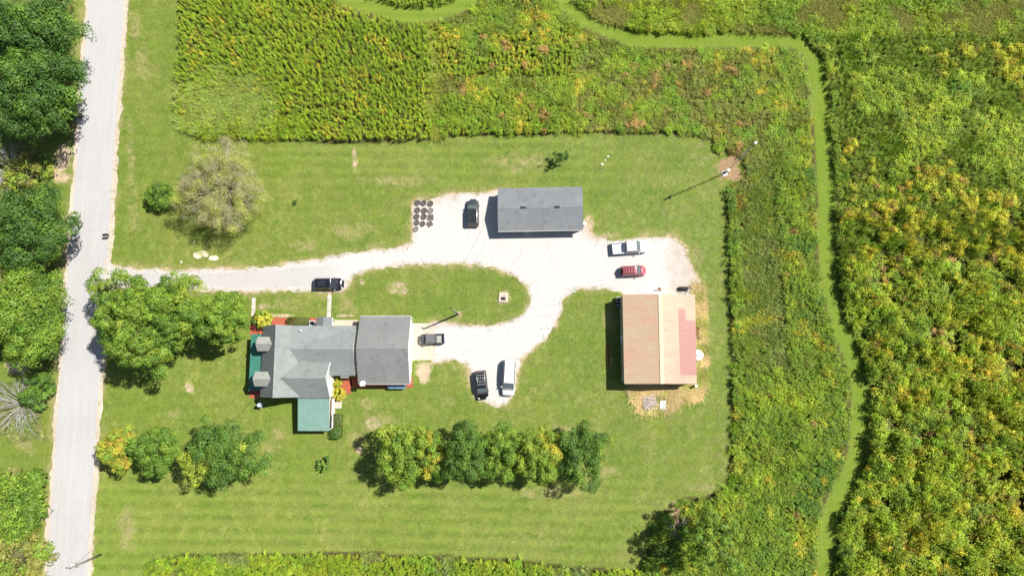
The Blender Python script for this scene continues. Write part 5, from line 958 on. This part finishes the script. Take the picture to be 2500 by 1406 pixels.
# basketball hoop on the barn front
g = P(1608, 709, 3.0); o = empty('basketball_hoop', (g.x, bNW.y-.05, 0)); tag(o, 'basketball backboard with hoop fixed above the barn front', 'basketball hoop')
MB().box((-.15, .75, 3.1), (1.25, .06, .95)).build('backboard', simple('brown_board', (.28, .2, .16), .8), o); MB().tube([(-.15, -.05, 3.2), (-.15, .72, 3.1)], .05, 6).build('bracket', STEEL, o); MB().lathe([(.2, -.015), (.235, 0), (.2, .015)], (.12, 1.02, 2.95), 18).build('ring', RUST, o); MB().lathe([(.2, 0), (.14, -.35), (.13, -.35)], (.12, 1.02, 2.93), 12).build('net', WHITEP, o)
# lawn roller and bicycle near the barn
g = P(1668, 705, .25); o = empty('lawn_roller', (g.x, g.y, 0)); tag(o, 'black tow-behind lawn roller with triangular hitch by the barn', 'roller'); MB().lathe([(.05, -.7), (.3, -.7), (.33, -.66), (.33, .66), (.3, .7), (.05, .7)], (0, 0, .33), 22, Ry).build('drum', RUBBER, o, True)
for s in (-1, 1): MB().tube([(s*.75, 0, .33), (s*.7, -.45, .33), (0, -1.0, .3)], .028, 5).build('frame_bar', DARKM, o)
MB().box((0, -1.05, .3), (.14, .16, .06)).build('hitch', DARKM, o)
g = P(1695, 704, .2); o = empty('bicycle', (g.x, g.y, 0), -.35); tag(o, 'old bicycle lying on the dry grass beside the roller', 'bicycle')
def ring(c, R0, r_, n=22): return MB().tube([Vector(c)+Vector((R0*math.cos(2*math.pi*i/n), R0*math.sin(2*math.pi*i/n), .02*math.sin(4*math.pi*i/n))) for i in range(n+1)], r_, 5, False)
for x in (-.52, .52):
    wh = ring((x, 0, .14), .33, .026).build('wheel', RUBBER, o, True)
    for k in range(4): MB().tube([(x+.3*math.cos(k*.785), .3*math.sin(k*.785), .14), (x-.3*math.cos(k*.785), -.3*math.sin(k*.785), .14)], .006, 3).build('spoke', STEEL, wh)
FR = simple('orange_frame', (.5, .2, .06), .5); fm = MB()
for a, b_ in (((-.52, 0), (-.1, -.02)), ((-.52, 0), (-.2, .42)), ((-.1, -.02), (-.2, .42)), ((-.1, -.02), (.34, .4)), ((-.2, .42), (.34, .42)), ((.34, .42), (.52, 0))): fm.tube([(*a, .17), (*b_, .17)], .022, 5)
fm.build('frame', FR, o)['kind'] = 'stuff'; MB().tube([(.34, .42, .17), (.32, .55, .2), (.2, .6, .4)], .02, 5).build('handlebar', STEEL, o); MB().box((-.22, .52, .2), (.26, .08, .14)).build('saddle', RUBBER, o, False, .03); MB().tube([(-.1, -.02, .1), (-.1, -.02, .26)], .07, 10).build('crank', STEEL, o)
# weathered timber pile and pale sheet
g = P(1586, 981, .3); o = empty('timber_pile', (g.x, g.y, 0), .08); tag(o, 'square heap of weathered grey split timber below the barn', 'timber pile'); rr = random.Random(9); WOODL = simple('pale_split_wood', (.45, .40, .36), .9, var=.25, scale=4)
for k in range(3): MB().box((-1.0+k*1.0, 0, .06), (.12, 2.2, .12)).build('bearer', WOOD, o)
for k in range(46):
    y = -1.1+2.2*((k*7) % 23)/22+rr.uniform(-.06, .06); L = rr.choice([.7, 1.0, 1.5, 2.1, 2.3]); x = rr.uniform(-1, 1)*max(0, (2.4-L)/2); z = .17+.1*(k//23)+rr.uniform(0, .05); R_ = Matrix.Rotation(rr.gauss(0, .13), 3, 'Z') @ Matrix.Rotation(rr.gauss(0, .03), 3, 'Y'); MB().box((x, y, z), (L, rr.uniform(.07, .13), rr.uniform(.05, .14)), M=R_).build('split_timber', WOOD if k % 3 else WOODL, o)
g = P(1620, 990, .1); o = empty('plastic_sheet', (g.x, g.y, 0)); tag(o, 'crumpled pale blue-white plastic sheet on the straw beside the timber', 'plastic sheet')
vs = []; N_ = 12
for i in range(N_):
    for j in range(N_):
        u, v = i/(N_-1)*2-1, j/(N_-1)*2-1; k_ = 1-.25*max(0, v)*abs(u); vs.append((u*.62*k_-.1*v, v*.75+.12*u, .10+.10*math.sin(5*u+3*v)*math.cos(4*v-u)+.05*rr.random()))
MB().add(vs, [(i*N_+j, (i+1)*N_+j, (i+1)*N_+j+1, i*N_+j+1) for i in range(N_-1) for j in range(N_-1)]).build('sheet', simple('pale_blue_sheet', (.55, .64, .68), .5, var=.08), o, True); MB().box((.1, -.5, .12), (.3, .2, .16), .4).build('weight_block', CONC, o)
# cart at the barn corner, rusty implements on both sides
g = P(1509, 737, .6); o = empty('steel_cart', (g.x, g.y, 0)); tag(o, 'dark steel utility cart at the upper left barn corner', 'cart'); MB().box((0, 0, .55), (.7, 1.5, .05)).build('bed', DARKM, o)
for s in (-1, 1): MB().box((s*.36, 0, .68), (.05, 1.5, .26)).build('side', DARKM, o)
for s in (-1, 1): MB().box((0, s*.74, .68), (.66, .05, .26)).build('end', STEEL, o)
for sx_ in (-1, 1):
    for sy_ in (-1, 1): MB().lathe([(.03, -.05), (.22, -.05), (.24, 0), (.22, .05), (.03, .05)], (sx_*.3, sy_*.5, .24), 14, Ry).build('wheel', RUBBER, o, True)
for i in range(3): MB().box((0, -.45+i*.45, .585), (.6, .06, .03)).build('slat', STEEL, o)
def implement(label, px, py, L, rz, sd_):
    g = P(px, py, .3); o = empty('rusty_implement', (g.x, g.y, 0), rz); tag(o, label, 'implement', 'rusty farm implements'); r = random.Random(sd_); MB().tube([(-L/2, 0, .35), (L/2, 0, .4)], .05, 6).build('beam', RUST, o); MB().tube([(-L/2, .3, .3), (L/2, .28, .3)], .04, 6).build('beam', RUST, o)
    for i in range(6):
        x = -L/2+L*(i+.5)/6; MB().tube([(x, 0, .37), (x+.05, .16, .5), (x, .3, .3), (x-.05, .42, .05)], [.03, .03, .03, .015], 5).build('tine', RUST, o)
    for x in (-L/2+.15, L/2-.15): MB().lathe([(.03, -.04), (.26, -.03), (.28, 0), (.26, .03), (.03, .04)], (x, -.12, .28), 14, Ry).build('wheel', RUST, o, True)
implement('rusty red tined implement in the shadow line left of the barn', 1487, 866, 3.0, math.pi/2, 3); implement('rusty red implement among the straw right of the barn', 1705, 813, 2.0, math.pi/2, 4)
# loose stones
rk = [(1470, 402, .22, 'small white stone on the lawn below the young tree'), (1484, 383, .2, 'upper small white stone on the lawn right of the young tree'), (1477, 392, .16, 'middle small white stone on the lawn right of the young tree'), (475, 592, .16, 'small pale stone under the sparse tan tree'), (443, 640, .2, 'pale stone on the lawn beside the driveway near the maple')]
for i, (x, y, s_, l) in enumerate(rk):
    g = P(x, y); r = random.Random(i); bm = bmesh.new(); bmesh.ops.create_icosphere(bm, subdivisions=2, radius=s_)
    for v in bm.verts: v.co *= r.uniform(.82, 1.15); v.co.z = v.co.z*.55+s_*.3
    me = bpy.data.meshes.new('stone'); bm.to_mesh(me); bm.free(); o = link_mesh('stone', me, simple('pale_stone', (.6, .57, .5), .9, var=.15, scale=8, bmp=.4)); o.location = (g.x, g.y, 0); tag(o, l, 'stone', 'stones on the lawn')
